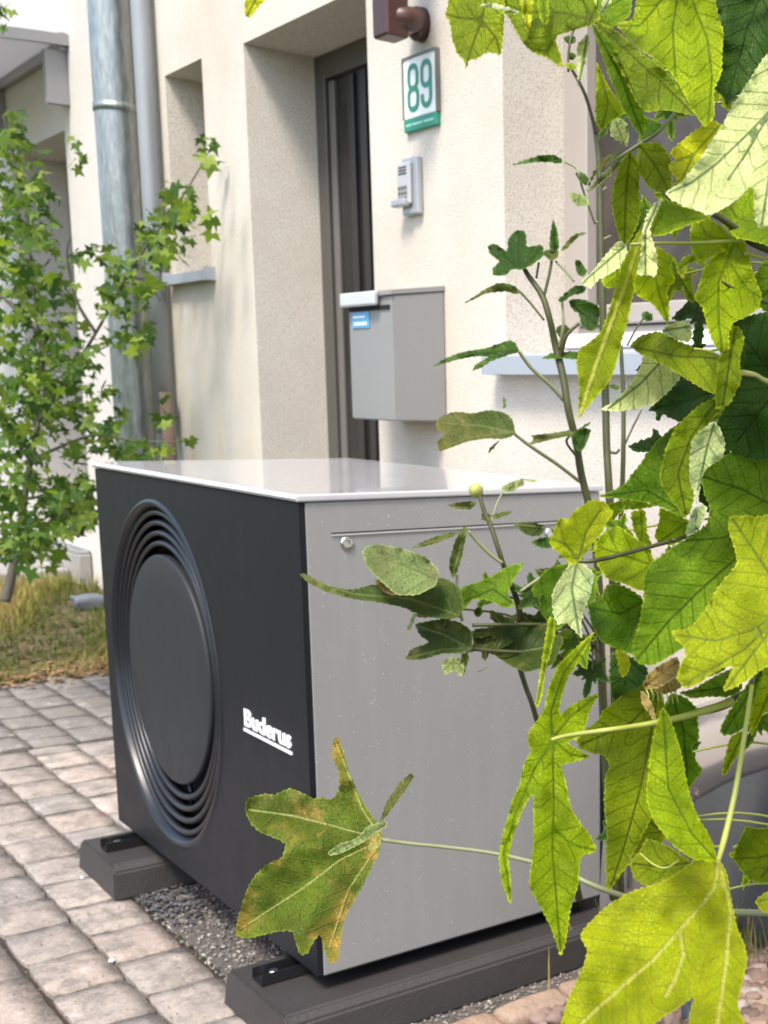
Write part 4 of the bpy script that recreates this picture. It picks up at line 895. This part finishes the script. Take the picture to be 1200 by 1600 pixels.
big_leaf(T1, [(597,1300),(590,1285),(575,1265),(560,1240),(545,1205),(537,1175),(529,1150),(522,1152),(518,1180),(529,1205),(531,1232),(520,1250),(505,1246),(490,1248),(475,1240),(455,1231),(440,1236),(430,1242),(410,1240),(386,1248),(382,1265),(390,1285),(405,1300),(430,1310),(447,1318),(441,1340),(420,1348),(400,1365),(385,1390),(376,1420),(370,1440),(367,1462),(385,1467),(400,1464),(430,1456),(457,1454),(461,1470),(468,1492),(481,1491),(490,1470),(501,1459),(506,1482),(515,1508),(528,1502),(533,1470),(536,1440),(552,1410),(574,1370),(594,1330)],
         [[(597,1312),(530,1345),(470,1390),(376,1452)],[(597,1312),(520,1290),(460,1275),(390,1265)],[(597,1312),(565,1262),(526,1160)],[(597,1312),(545,1390),(515,1480)]], 1.28, 'S', (.03, .02), .022, .006, 91, 1.6)
big_leaf(T1, [(592,1288),(603,1255),(622,1225),(643,1206),(648,1212),(630,1240),(608,1270)], [[(595,1284),(645,1209)]], 1.26, 'N', (0, 0), .01, .003, 92, 1)
big_leaf(T1, [(510,1333),(530,1318),(555,1312),(575,1290),(605,1282),(606,1290),(590,1300),(570,1315),(545,1328),(520,1338)], [[(515,1332),(600,1288)]], 1.24, 'W', (0, 0), .01, .003, 93, 1)

def star_outline(cx, cy, R, rot, sq=.8, seed=0):
    r_ = random.Random(seed); out = []; vn = []
    for a, q in ((-152, .26), (-125, .64), (-98, .50), (-66, .92), (-33, .54), (0, 1.05), (33, .54), (66, .92), (98, .50), (125, .64), (152, .26)):
        big = q > .5; q *= r_.uniform(.88, 1.12); a0 = math.radians(a+r_.uniform(-6, 6))
        def P(aa, qq): x = qq*math.cos(aa); y = qq*math.sin(aa)*sq; c_, s_ = math.cos(rot), math.sin(rot); return (cx+R*(x*c_-y*s_), cy+R*(x*s_+y*c_))
        if big: out += [P(a0-.24, q*.70), P(a0-.10, q*.86), P(a0-.02, q), P(a0+.02, q), P(a0+.10, q*.86), P(a0+.24, q*.70)]; vn.append([P(0, 0), P(a0, q*.97)])
        else: out.append(P(a0, q))
    return out, vn
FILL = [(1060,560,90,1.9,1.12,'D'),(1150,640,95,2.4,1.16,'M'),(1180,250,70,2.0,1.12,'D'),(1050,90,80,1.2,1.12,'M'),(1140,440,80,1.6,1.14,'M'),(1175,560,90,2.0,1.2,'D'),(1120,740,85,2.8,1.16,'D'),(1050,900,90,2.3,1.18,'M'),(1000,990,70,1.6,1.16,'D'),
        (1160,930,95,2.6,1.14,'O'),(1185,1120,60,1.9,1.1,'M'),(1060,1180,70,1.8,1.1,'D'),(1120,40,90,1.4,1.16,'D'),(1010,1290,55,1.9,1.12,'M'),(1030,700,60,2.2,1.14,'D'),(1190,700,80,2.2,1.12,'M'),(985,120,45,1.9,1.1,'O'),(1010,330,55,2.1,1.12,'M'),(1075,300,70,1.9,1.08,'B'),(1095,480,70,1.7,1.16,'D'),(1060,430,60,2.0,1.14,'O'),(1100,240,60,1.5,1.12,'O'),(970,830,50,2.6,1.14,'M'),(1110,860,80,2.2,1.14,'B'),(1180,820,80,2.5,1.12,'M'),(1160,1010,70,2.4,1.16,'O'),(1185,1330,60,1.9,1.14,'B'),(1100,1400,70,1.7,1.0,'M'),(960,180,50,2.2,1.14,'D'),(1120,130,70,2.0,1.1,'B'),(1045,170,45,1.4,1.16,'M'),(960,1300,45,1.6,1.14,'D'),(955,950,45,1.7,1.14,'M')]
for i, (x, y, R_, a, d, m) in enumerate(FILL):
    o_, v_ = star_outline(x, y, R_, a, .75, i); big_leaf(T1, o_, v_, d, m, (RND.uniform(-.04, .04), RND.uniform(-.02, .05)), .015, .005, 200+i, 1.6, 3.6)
    pstem('petiole', [(x, y, d), ((x+1300)/2, y-20, d+.01), (1306, y+10, 1.14)], [1.8, 2, 2.5], T1, STEMG)

# twigs and petioles of the foreground tree
tw = lambda pts, r, m=STEMG, n='petiole': pstem(n, pts, r, T1, m)
tw([(1175,1070,.90),(1163,1150,.885),(1148,1240,.87),(1132,1310,.85),(1122,1345,.82)], [3.2,4,4.5,5,3.5])
tw([(1185,1030,.97),(1178,1050,.93),(1175,1070,.90)], [4,3.5], STEMD)
tw([(862,1156,.93),(885,1150,.925),(940,1142,.90),(1010,1132,.92),(1075,1118,.94),(1145,1096,.96)], [3,3.5,4,4.5,6,7])
tw([(1045,1092,.99),(1075,1112,.96),(1110,1108,.955),(1148,1094,.965),(1215,1060,1.0),(1300,1040,1.08)], [3,5,7,8,9,11], STEMD, 'branch')
tw([(597,1312,1.28),(640,1318,1.26),(700,1324,1.22),(780,1335,1.18),(870,1358,1.15),(950,1392,1.14),(1060,1420,1.18),(1300,1430,1.25)], [3.5,3,3.2,4,5,6], STEMP)
tw([(903,877,.95),(930,876,.95),(980,864,.96),(1050,845,.985)], [3,3.5,3.5,3], STEMD)
tw([(1050,845,.985),(1110,830,1.02),(1300,800,1.15)], [3,4,6], STEMD)
tw([(1036,300,.95),(1060,318,.95),(1110,332,.96),(1140,350,.97),(1175,378,.99),(1215,395,1.0),(1300,430,1.1)], [3,4,5,6,7,7,9], STEMD, 'branch')
tw([(985,382,.97),(1027,380,.97),(1090,380,.975),(1165,375,.98)], [2.5,2.5,3,3])
tw([(1128,440,.955),(1160,458,.97),(1215,475,1.0),(1300,470,1.1)], [2,3,4,5], STEMD)
tw([(1158,582,.93),(1180,586,.96),(1205,598,1.0),(1300,620,1.1)], [5,4,4.5,7])
tw([(1122,555,.96),(1105,548,.955),(1085,545,.95)], [2,2])
tw([(927,33,.915),(930,5,.93),(935,-40,.96)], [3,3,3])
tw([(1005,222,1.04),(985,235,1.04),(965,248,1.04)], [3,3], STEMP)
tw([(1005,222,1.04),(1030,205,1.03),(1060,170,1.03)], [3,3], STEMP)
tw([(1165,396,.98),(1200,404,1.0),(1230,410,1.02)], [3,3,3])
tw([(1145,1325,1.0),(1170,1312,1.0),(1200,1300,1.0),(1300,1280,1.1)], [2.5,2.5,3,5])
tw([(1000,1333,.93),(1020,1350,.93),(1040,1356,.93),(1060,1345,.93)], [1.6,1.6,1.4])
tw([(1080,1325,.92),(1100,1326,.90),(1125,1322,.86)], [2.5,2,1.5])
for i in range(7):
    tw([(1010+i*7,1078-i*2,.935),(1014+i*7,1088-i,.93),(1012+i*8,1096+RND.uniform(-5,6),.925)], [1.4,1,.6], STEMG, 'frayed_fibre')
# trunk and boughs just outside the frame on the right
tw([(1290,1640,1.36),(1300,1430,1.25),(1305,1100,1.12),(1310,800,1.14),(1300,430,1.12),(1280,100,1.1),(1255,-80,1.1),(1230,-200,1.1)], [30,27,24,20,16,12,9,6], BARK, 'trunk')
tube('trunk', [(tb.x, tb.y, G-.02), at(1290, 1640, 1.36)], [.024, .0205], BARK, T1, 12)
tw([(1280,100,1.1),(1180,-60,1.04),(1060,-70,.99),(935,-60,.965),(780,-60,.96),(560,-60,.98),(425,-50,1.0)], [9,8,7,6,5,4,3], BARK, 'branch')
for (a, b, d, x2, y2, d2) in ((1225,165,.87,1285,180,1.1),(1232,950,.88,1305,960,1.13),(1225,800,.97,1308,800,1.14),(1065,-40,.97,1070,-70,.99),(768,-40,.93,775,-60,.96),(1220,600,1.06,1303,640,1.12)):
    tw([(a,b,d),((a+x2)/2,(b+y2)/2-6,(d+d2)/2),(x2,y2,d2)], [3.5,4,5])

# ------------------------------------------------------------------ weathered shoot in front of the side panel
def plant(name, loc, label, cat): e = empty(name, loc); tag(e, label, cat); return e
base = at(905, 1405, 2.42)
T2 = plant('sweetgum_shoot', (base.x, base.y, G), 'weathered sweetgum shoot with mildewed leaves crossing the grey side panel', 'plant')
D2 = 1.98
SH = [
 ([(467,897),(476,896),(498,908),(520,917),(550,922),(580,913),(610,915),(640,906),(670,900),(700,905),(720,920),(724,950),(715,966),(690,967),(660,963),(630,949),(590,941),(550,936),(510,925),(480,910)], [[(712,960),(640,935),(550,928),(470,898)]], 1.95,'N',(0,.05)),
 ([(566,860),(575,851),(592,850),(630,857),(665,870),(686,890),(682,915),(652,930),(620,930),(592,905),(572,885)], [[(685,905),(630,882),(570,862)]], 1.92,'W',(0,.03)),
 ([(585,906),(598,906),(615,918),(620,930),(608,930),(592,918)], [], 1.91,'R',(0,0)),
 ([(731,821),(726,850),(722,872),(712,900),(706,906),(701,880),(711,845),(722,825)], [[(730,824),(706,902)]], 1.95,'N',(.05,0)),
 ([(640,858),(670,842),(700,832),(719,833),(700,842),(672,852)], [[(642,857),(716,834)]], 1.97,'N',(0,0)),
 ([(720,918),(740,911),(762,904),(780,893),(792,885),(822,878),(806,900),(792,928),(806,945),(790,951),(760,936),(740,936),(722,956)], [[(805,945),(770,920),(725,940)]], 2.0,'M',(0,.04)),
 ([(648,975),(680,968),(715,970),(736,984),(739,1015),(720,1021),(690,1021),(660,1031),(632,1031),(642,1014),(672,1004),(655,992)], [[(735,1012),(690,990),(652,978)],[(735,1012),(690,1015),(640,1028)]], 1.98,'N',(0,.03)),
 ([(738,985),(790,975),(862,975),(882,1000),(862,1040),(822,1051),(800,1042),(770,1022),(740,1016)], [[(740,1015),(800,1020),(860,1010)]], 2.03,'N',(0,.05)),
 ([(830,920),(852,890),(882,880),(932,888),(930,940),(900,962),(870,986),(846,960)], [[(850,970),(900,910)]], 2.06,'M',(0,.0)),
 ([(690,1036),(704,1026),(722,1030),(726,1048),(720,1060),(712,1046),(700,1052),(694,1058)], [], 1.96,'W',(0,.0)),
 ([(697,789),(715,785),(738,783),(748,786),(735,796),(715,795)], [[(698,789),(745,787)]], 2.0,'N',(0,0)),
 ([(752,802),(764,800),(770,808),(762,816),(752,812)], [], 2.0,'N',(0,0)),
 ([(768,805),(785,800),(806,798),(790,806),(772,812)], [], 2.0,'N',(0,0)),
 ([(782,762),(800,752),(815,748),(822,755),(808,764),(790,772)], [], 2.05,'W',(0,0)),
 ([(808,748),(830,748),(845,752),(826,753)], [], 2.05,'W',(0,0)),
 ([(800,818),(830,815),(855,822),(845,838),(825,838)], [[(850,825),(805,820)]], 2.15,'N',(0,0)),
 ([(828,848),(845,840),(870,838),(876,852),(850,858)], [], 2.15,'D',(0,0)),
 ([(745,948),(752,946),(756,960),(746,966),(738,960)], [], 2.05,'D',(0,0)),
 ([(635,985),(645,960),(652,955),(648,968),(640,988)], [], 1.95,'W',(0,0)),
 ([(722,1020),(735,1022),(728,1045),(722,1060),(716,1045)], [], 1.97,'N',(0,0)),
]
for i, (ol, vn, d, m, tl) in enumerate(SH): big_leaf(T2, ol, vn, d, m, tl, .03, .008, 100+i, .9)
for i, (x, y, R_, a, d, m) in enumerate([(870,905,42,2.4,2.08,'N'),(905,850,36,3.6,2.12,'D'),(845,985,48,2.9,2.06,'N'),(900,1000,46,2.2,2.1,'M'),(790,985,40,3.0,2.04,'N'),(835,930,36,3.5,2.05,'D'),(885,945,40,2.7,2.09,'N'),(768,925,30,3.3,2.03,'M'),(700,950,34,2.9,2.0,'N'),(925,1045,34,1.8,2.14,'D'),(760,1000,30,2.6,2.03,'N'),(915,905,38,2.0,2.14,'M')]):
    R_ *= 1.35; o_, v_ = star_outline(x, y, R_, a, .75, 50+i); pstem('petiole', [(x, y, d), ((x+930)/2, (y+1010)/2-12, (d+2.3)/2), (938, 1000+i*6, 2.36)], [1.6, 1.8, 2.2], T2, STEMD); big_leaf(T2, o_, v_, d, m, (RND.uniform(-.06, .06), RND.uniform(-.04, .1)), .03, .008, 240+i, 1.1, 3)
s2 = lambda pts, r, m=STEMP, n='stem': pstem(n, pts, r, T2, m)
s2([(748,770,2.0),(757,800,2.0),(767,822,2.0),(780,862,2.0),(792,898,2.02),(805,930,2.05),(812,960,2.07),(808,1000,2.08),(812,1040,2.08),(822,1075,2.1),(835,1112,2.12),(870,1240,2.25),(905,1405,2.42)], [3,3.5,4,4,4,5,5,5,4,4,5,6], STEMD)
s2([(732,830,1.97),(745,845,1.98),(765,865,1.99),(785,880,2.0)], [2.5,3,3])
s2([(722,970,1.96),(715,930,1.95),(714,898,1.95)], [2.5,2.5,2])
s2([(738,977,1.98),(790,976,2.0),(860,976,2.05),(900,982,2.1)], [3,3,3,3], STEMD)
s2([(736,1014,1.98),(790,1018,2.01),(860,1022,2.05),(905,1040,2.1)], [3,3,3,3], STEMD)
s2([(812,925,2.04),(850,900,2.06),(885,885,2.08),(905,880,2.1)], [2.5,3,3], STEMP)
s2([(768,816,2.0),(775,790,2.02),(785,770,2.04)], [1.5,1.5])
s2([(748,1050,2.0),(765,1040,2.0)], [1,1])
bm = bmesh.new(); bmesh.ops.create_icosphere(bm, subdivisions=2, radius=.011)
for v in bm.verts: v.co *= 1+noise.noise(v.co*160)*.35
bmesh.ops.translate(bm, verts=bm.verts, vec=at(744, 766, 2.0)); link('bud', mesh(bm), STEMG, T2, True)

# ------------------------------------------------------------------ tall thin stemmed plant before the wall
base = at(960, 1400, 2.5)
T3 = plant('tall_shrub', (base.x, base.y, G), 'tall thin stemmed shrub with dark lobed leaves before the cream wall', 'shrub')
TP = [
 ([(761,384),(772,380),(785,388),(793,393),(794,372),(806,360),(820,360),(823,374),(822,386),(848,382),(850,400),(832,414),(815,422),(800,420),(790,431),(770,431),(769,420),(781,408),(766,398)], [[(815,420),(790,400),(765,386)],[(815,420),(810,390),(812,365)],[(815,420),(848,386)],[(815,420),(775,428)]], 2.2,'D',(0,.04)),
 ([(864,341),(871,360),(874,386),(868,396),(858,391),(860,362)], [[(864,345),(866,392)]], 2.2,'D',(0,0)),
 ([(846,395),(858,388),(875,392),(872,404),(860,408)], [], 2.2,'N',(0,0)),
 ([(875,392),(890,372),(905,362),(920,364),(903,370),(885,390)], [], 2.2,'N',(0,0)),
 ([(722,476),(740,464),(757,452),(780,441),(800,444),(816,457),(808,460),(790,455),(760,458),(740,468)], [[(812,456),(725,475)]], 2.15,'N',(0,0)),
 ([(674,574),(690,563),(720,550),(760,544),(795,531),(806,535),(812,550),(790,556),(766,565),(750,576),(737,580),(742,570),(766,557),(740,557),(710,563)], [[(808,547),(740,553),(680,572)],[(808,547),(740,578)]], 2.15,'D',(0,.03)),
 ([(681,660),(690,650),(710,643),(740,646),(765,640),(790,645),(801,655),(806,678),(790,686),(760,685),(730,690),(700,701),(685,706),(683,690),(695,678),(683,672)], [[(804,675),(750,665),(690,660)],[(804,675),(740,682),(690,700)]], 2.12,'N',(0,.03)),
 ([(786,618),(790,620),(791,640),(786,642)], [], 2.13,'N',(0,0)),
 ([(782,686),(772,700),(760,712),(765,700)], [], 2.13,'N',(0,0)),
 ([(820,698),(835,686),(829,680),(860,677),(893,672),(898,680),(865,686),(845,691)], [[(893,676),(830,684)]], 2.2,'N',(0,0)),
 ([(892,680),(905,668),(924,670),(918,690),(908,708),(896,700)], [[(905,705),(915,672)]], 2.22,'D',(0,0)),
 ([(900,675),(915,662),(926,658),(915,668)], [], 2.2,'D',(0,0)),
 ([(796,259),(820,250),(845,242),(868,242),(882,252),(872,257),(860,253),(830,254)], [[(800,258),(875,252)]], 2.1,'D',(0,0)),
 ([(898,270),(912,268),(921,280),(916,292),(905,284)], [[(900,272),(918,288)]], 2.1,'D',(0,0)),
 ([(888,302),(900,300),(918,308),(922,320),(905,324),(893,314)], [], 2.1,'W',(0,0)),
 ([(870,470),(885,456),(900,445),(920,448),(912,458),(892,462),(878,474)], [[(873,470),(915,450)]], 2.2,'D',(0,0)),
 ([(888,470),(900,466),(920,470),(938,480),(935,510),(925,520),(908,510),(905,490),(893,484)], [[(892,472),(930,505)]], 2.2,'D',(0,0)),
 ([(898,405),(908,408),(918,425),(910,436),(900,425)], [], 2.2,'D',(0,0)),
 ([(845,561),(862,551),(880,550),(905,548),(922,552),(905,562),(880,560)], [], 2.22,'D',(0,0)),
 ([(868,512),(882,505),(892,515),(885,530),(872,528)], [], 2.22,'N',(0,0)),
 ([(1002,488),(1015,486),(1024,496),(1014,504),(1003,498)], [], 2.3,'D',(0,0)),
 ([(950,602),(962,600),(972,606),(962,612)], [], 2.3,'D',(0,0)),
 ([(880,58),(895,54),(903,62),(895,70),(882,66)], [], 2.1,'D',(0,0)),
 ([(885,85),(898,80),(902,92),(890,95)], [], 2.1,'D',(0,0)),
 ([(880,100),(895,96),(905,108),(890,110)], [], 2.1,'O',(0,0)),
]
for i, (ol, vn, d, m, tl) in enumerate(TP): big_leaf(T3, ol, vn, d, m, tl, .02, .008, 140+i, .8)
s3 = lambda pts, r, m=STEMD, n='stem': pstem(n, pts, r, T3, m)
s3([(812,405,2.2),(825,430,2.2),(846,460,2.2),(858,495,2.2),(868,540,2.22),(880,590,2.22),(888,640,2.22),(900,690,2.24),(908,740,2.26),(922,800,2.28),(935,900,2.32),(940,1050,2.38),(950,1250,2.45),(960,1405,2.5)], [3,4,5,5,6,6,6,6,6,6,7,7,8])
s3([(864,395,2.2),(858,430,2.2),(850,462,2.2)], [2,2.5,2.5]); s3([(842,410,2.2),(838,435,2.2)], [1.8,1.8])
s3([(868,408,2.2),(885,425,2.2),(897,440,2.2)], [2,2,2], STEMP); s3([(812,455,2.16),(830,475,2.18),(850,500,2.2)], [2,2,2], STEMP)
s3([(810,548,2.16),(830,575,2.18),(858,600,2.2),(880,625,2.22)], [2.5,3,3,3], STEMP); s3([(804,678,2.13),(830,698,2.15),(870,725,2.2),(905,752,2.26)], [2.5,3,3,3], STEMP)
s3([(897,675,2.2),(885,690,2.22),(900,712,2.24)], [1.6,2,2]); s3([(878,470,2.2),(880,510,2.2),(874,545,2.22)], [2,2.5,3], STEMP)
s3([(888,112,2.1),(888,90,2.1),(892,60,2.1),(905,20,2.12),(930,-40,2.2)], [2,2,2.5,3]); s3([(932,210,2.3),(915,150,2.2),(893,108,2.12),(888,104,2.1)], [3,2.5,2])
s3([(905,505,2.2),(885,525,2.2),(876,560,2.22)], [2.5,3,3]); s3([(882,252,2.1),(900,262,2.1),(905,275,2.1),(912,300,2.12),(930,350,2.15)], [2,2,2,2], STEMP)
s3([(928,190,2.3),(936,250,2.3),(938,330,2.3),(940,420,2.3),(943,520,2.3),(946,620,2.3),(948,700,2.3),(952,770,2.3),(958,900,2.35),(962,1150,2.45),(968,1400,2.52)], [4,5,5,6,6,6,6,7,7,8])
s3([(970,540,2.3),(974,620,2.3),(974,700,2.3),(972,770,2.32),(966,900,2.36),(962,1100,2.43)], [3,3.5,4,4,4], STEMD)
s3([(974,700,2.3),(990,665,2.3),(1003,640,2.3)], [1.5,1.5,1.2]); s3([(950,705,2.3),(962,708,2.3),(968,702,2.3)], [2.5,2]); s3([(1010,492,2.3),(995,512,2.3),(980,540,2.3)], [1.5,1.5])
for (y_, x_) in ((350,925),(376,955),(300,948),(240,930)): s3([(938,y_,2.3),((938+x_)/2,y_-4,2.3),(x_,y_-8,2.3)], [2.5,1.5,1], STEMP, 'bud')

# ------------------------------------------------------------------ leafy tree at left
def star_leaf(seed):
    r_ = random.Random(seed); bm = bmesh.new(); c = bm.verts.new((0, 0, 0)); ring = []
    lob = [(-150, .30), (-118, .62), (-95, .46), (-66, .88), (-36, .52), (0, 1.0), (36, .52), (66, .88), (95, .46), (118, .62), (150, .30)]
    for a, rr in lob:
        a = math.radians(a+r_.uniform(-5, 5)); rr *= r_.uniform(.88, 1.1)
        ring.append(bm.verts.new((rr*math.cos(a), rr*math.sin(a), -.22*rr*rr+r_.uniform(-.07, .07)+.12*abs(math.sin(a)))))
    for i in range(len(ring)-1): bm.faces.new((c, ring[i], ring[i+1])).smooth = True
    me = bpy.data.meshes.new('leaf'); bm.to_mesh(me); bm.free(); return me
def mat_small():
    g = N('small_tree_leaf'); r_ = g.rnd()
    c = g.ramp(r_, [(0, (.03, .08, .012)), (.3, (.07, .15, .02)), (.7, (.16, .26, .035)), (1, (.30, .40, .06))])
    c = g.mix(g.math('MULTIPLY', g.noise(g.obj(), 3, 3), .4), c, (.04, .07, .015)); g.set(col=c, rough=.45, spec=.4)
    t = g.n('ShaderNodeBsdfTranslucent'); tc = g.mix(1.0, c, (1.5, 1.5, .6), 'MULTIPLY'); g.l(tc, t.inputs[0]); mx = g.n('ShaderNodeMixShader'); mx.inputs[0].default_value = .45
    g.l(g.b.outputs[0], mx.inputs[1]); g.l(t.outputs[0], mx.inputs[2]); g.l(mx.outputs[0], g.out.inputs[0]); return g.m
SML = mat_small()
SMS = mat_attr('joined_tree_leaf', [(0, (.03, .08, .012)), (.3, (.07, .15, .02)), (.7, (.16, .26, .035)), (1, (.30, .40, .06))], .5, .45)
SM = [star_leaf(i) for i in range(6)]
for m_ in SM: m_.materials.append(SML)
DT = 5.2
tb2 = at(10, 925, DT)
T4 = empty('maple_tree', (tb2.x, tb2.y, terrain(tb2.x, tb2.y))); tag(T4, 'young tree with dense small green leaves before the downpipe at left', 'tree')
gz = terrain(tb2.x, tb2.y)-.03
def bough(pts, r0_, r1_):
    P = smooth_pts([at(x, y, d) for x, y, d in pts], 5); k = len(P); bm = bmesh.new(); add_tube(bm, P, [(r0_+(r1_-r0_)*i/(k-1)) for i in range(k)], 7); return link('branch', mesh(bm), BARK, T4), P
bough([(8,940,DT),(18,900,DT),(30,840,DT),(38,780,DT),(48,720,DT),(60,660,DT)], .021, .009)
BP = []
for pts in ([(60,660,DT),(70,600,DT),(60,520,DT),(50,430,DT),(40,330,DT),(20,250,DT),(5,180,DT)], [(60,660,DT),(100,600,DT),(150,520,DT),(200,430,DT-.1),(240,370,DT-.2),(290,300,DT-.2),(330,230,DT-.2)],
            [(48,720,DT),(90,700,DT-.1),(150,680,DT-.15),(220,690,DT-.2),(290,690,DT-.25)], [(38,780,DT),(80,770,DT),(110,740,DT)], [(60,520,DT),(10,470,DT),(-40,420,DT)], [(48,720,DT),(0,660,DT),(-50,600,DT)],
            [(100,600,DT),(130,560,DT),(170,540,DT)], [(150,520,DT),(120,470,DT),(105,400,DT),(110,370,DT)], [(110,820,DT),(95,790,DT),(60,760,DT),(48,720,DT)], [(200,430,DT-.1),(230,440,DT-.1),(250,470,DT-.1)], [(30,840,DT),(70,830,DT),(120,815,DT)]):
    _, P = bough(pts, .008, .0025); BP.append(P)
BL = [(15,820,35,60,70),(60,860,50,35,45),(110,790,45,40,50),(30,650,45,60,60),(80,600,60,50,50),(15,480,30,70,45),(165,640,30,40,20),(15,300,45,95,90),(55,330,40,60,60),(40,400,60,55,70),(70,470,60,50,70),(35,560,70,75,95),(100,545,55,45,60),(50,640,90,55,90),(130,600,40,40,38),(195,480,45,65,70),(212,425,42,40,42),(215,540,25,18,12),
      (255,370,45,50,62),(278,320,32,38,36),(322,240,24,26,12),(20,745,55,45,55),(80,735,60,40,48),(95,800,55,42,62),(35,850,42,32,40),(145,690,60,26,30),(215,702,55,18,30),(250,640,16,34,12),(15,210,28,40,22),(5,18,16,10,5),(5,40,10,10,3),(290,690,14,8,5),(95,245,40,30,10),(160,400,30,22,10),(115,410,20,30,8),(120,760,30,20,16),(330,330,10,40,5)]
cand = []
rl_ = random.Random(21)
for (x, y, sx, sy, k) in BL:
    for _ in range(int(k*1.12)):
        while True:
            a, b = rl_.uniform(-1, 1), rl_.uniform(-1, 1)
            if a*a+b*b < 1: break
        px_, py_ = x+a*sx, y+b*sy; d = DT-.05+rl_.gauss(0, .22)
        if px_ > 200: d -= .15
        cand.append((px_, py_, d, rl_.uniform(.020, .055)))
rl_.shuffle(cand); cand.sort(key=lambda c_: -c_[3]/c_[2] if 0 < c_[0] else 0)
stV, stF, stT = [], [], []
pr4 = [np.array([v.co[:] for v in m_.vertices]) for m_ in SM]; pf4 = [[tuple(p.vertices) for p in m_.polygons] for m_ in SM]
for i, (px_, py_, d, s) in enumerate(cand):
    k = rl_.randrange(6); p = at(px_, py_, d)
    e = (rl_.gauss(0, .7), rl_.gauss(.5, .6), rl_.uniform(0, 6.28))
    Mx = Matrix.LocRotScale(p, __import__('mathutils').Euler(e), Vector((s, s, s)))
    if i < 300:
        o = bpy.data.objects.new('leaf', SM[k]); COL.objects.link(o); o.parent = T4; o.matrix_parent_inverse = Matrix.Translation(-T4.location); o.matrix_basis = Mx
    else:
        n0_ = len(stV); A = np.array(Mx); q = pr4[k]@A[:3, :3].T+A[:3, 3]; stV += q.tolist(); stF += [tuple(a+n0_ for a in f) for f in pf4[k]]; stT += [rl_.random()]*len(q)
me = pydata(stV, stF); a_ = me.attributes.new('tone', 'FLOAT', 'POINT'); a_.data.foreach_set('value', stT)
o = link('foliage', me, SMS, T4); o['kind'] = 'stuff'

# ------------------------------------------------------------------ rough grass
r = random.Random(5); V = []; Fc = []; T = []
def blade(x, y, z, h, lean, a, w, tone):
    n = len(V); dx, dy = math.cos(a), math.sin(a); lx, ly = lean*math.cos(a+1.3), lean*math.sin(a+1.3)
    V.extend([(x-dx*w, y-dy*w, z), (x+dx*w, y+dy*w, z), (x+lx*.4+dx*w*.7, y+ly*.4+dy*w*.7, z+h*.6), (x+lx*.4-dx*w*.7, y+ly*.4-dy*w*.7, z+h*.6), (x+lx, y+ly, z+h)])
    Fc.extend([(n, n+1, n+2, n+3), (n+3, n+2, n+4)]); T.extend([tone]*5)
for i in range(36000):
    x = r.uniform(-7.3, -3.9); y = r.uniform(-.9, YW-.03)
    if x < -5.0 and y > .9: continue
    if -6.15 < x < -5.2 and y > .38: continue
    dens = noise.noise(Vector((x*2.2, y*2.2, 3))); 
    if x > -4.05 and r.random() < .6: continue
    tn = min(max(.50+dens*.95+r.gauss(0, .14), 0), .93); 
    h = r.uniform(.02, .095)*(1.4 if tn < .4 else 1)*max(.4, 1.0+dens*1.6)
    if x > -4.15: h *= .5
    blade(x, y, terrain(x, y), h, r.uniform(.01, .09), r.uniform(0, 6.28), r.uniform(.001, .0035), tn)
me = pydata(V, Fc); a_ = me.attributes.new('tone', 'FLOAT', 'POINT'); a_.data.foreach_set('value', T)
o = link('grass', me, GRASS); tag(o, 'rough patch of green and straw coloured grass at the left', 'grass', kind='stuff')
sp = [(r.gauss(-3.98, .10) if r.random() < .6 else r.uniform(-6.5, -3.9), r.uniform(-.7, YW-.05), 0, r.uniform(.006, .018)) for i in range(1300)]
sp = [(a, b, max(terrain(a, b), G)+r.uniform(.002, .02), d) for a, b, c_, d in sp if not (a < -4.68 and b > .38)]
LITTER = mat_attr('brown_leaf_litter', [(0, (.05, .03, .015)), (.5, (.20, .11, .05)), (1, (.42, .28, .13))])
o = scatter('leaf_litter', LITTER, sp, .01, 15, .18); tag(o, 'dry brown leaf litter where the rough grass meets the grey pavers', 'leaf litter', kind='stuff')
# weeds at the foot of the foreground tree
V = []; Fc = []; T = []
for i in range(900):
    x = r.gauss(.16, .10); y = r.gauss(.80, .10)
    if y > YW-.03: continue
    blade(x, y, G, r.uniform(.03, .14), r.uniform(.01, .07), r.uniform(0, 6.28), r.uniform(.001, .003), r.uniform(.0, .8))
me = pydata(V, Fc); a_ = me.attributes.new('tone', 'FLOAT', 'POINT'); a_.data.foreach_set('value', T)
o = link('weeds', me, GRASS); tag(o, 'tangle of dry weeds on the soil beside the end of the unit', 'weeds', kind='stuff')
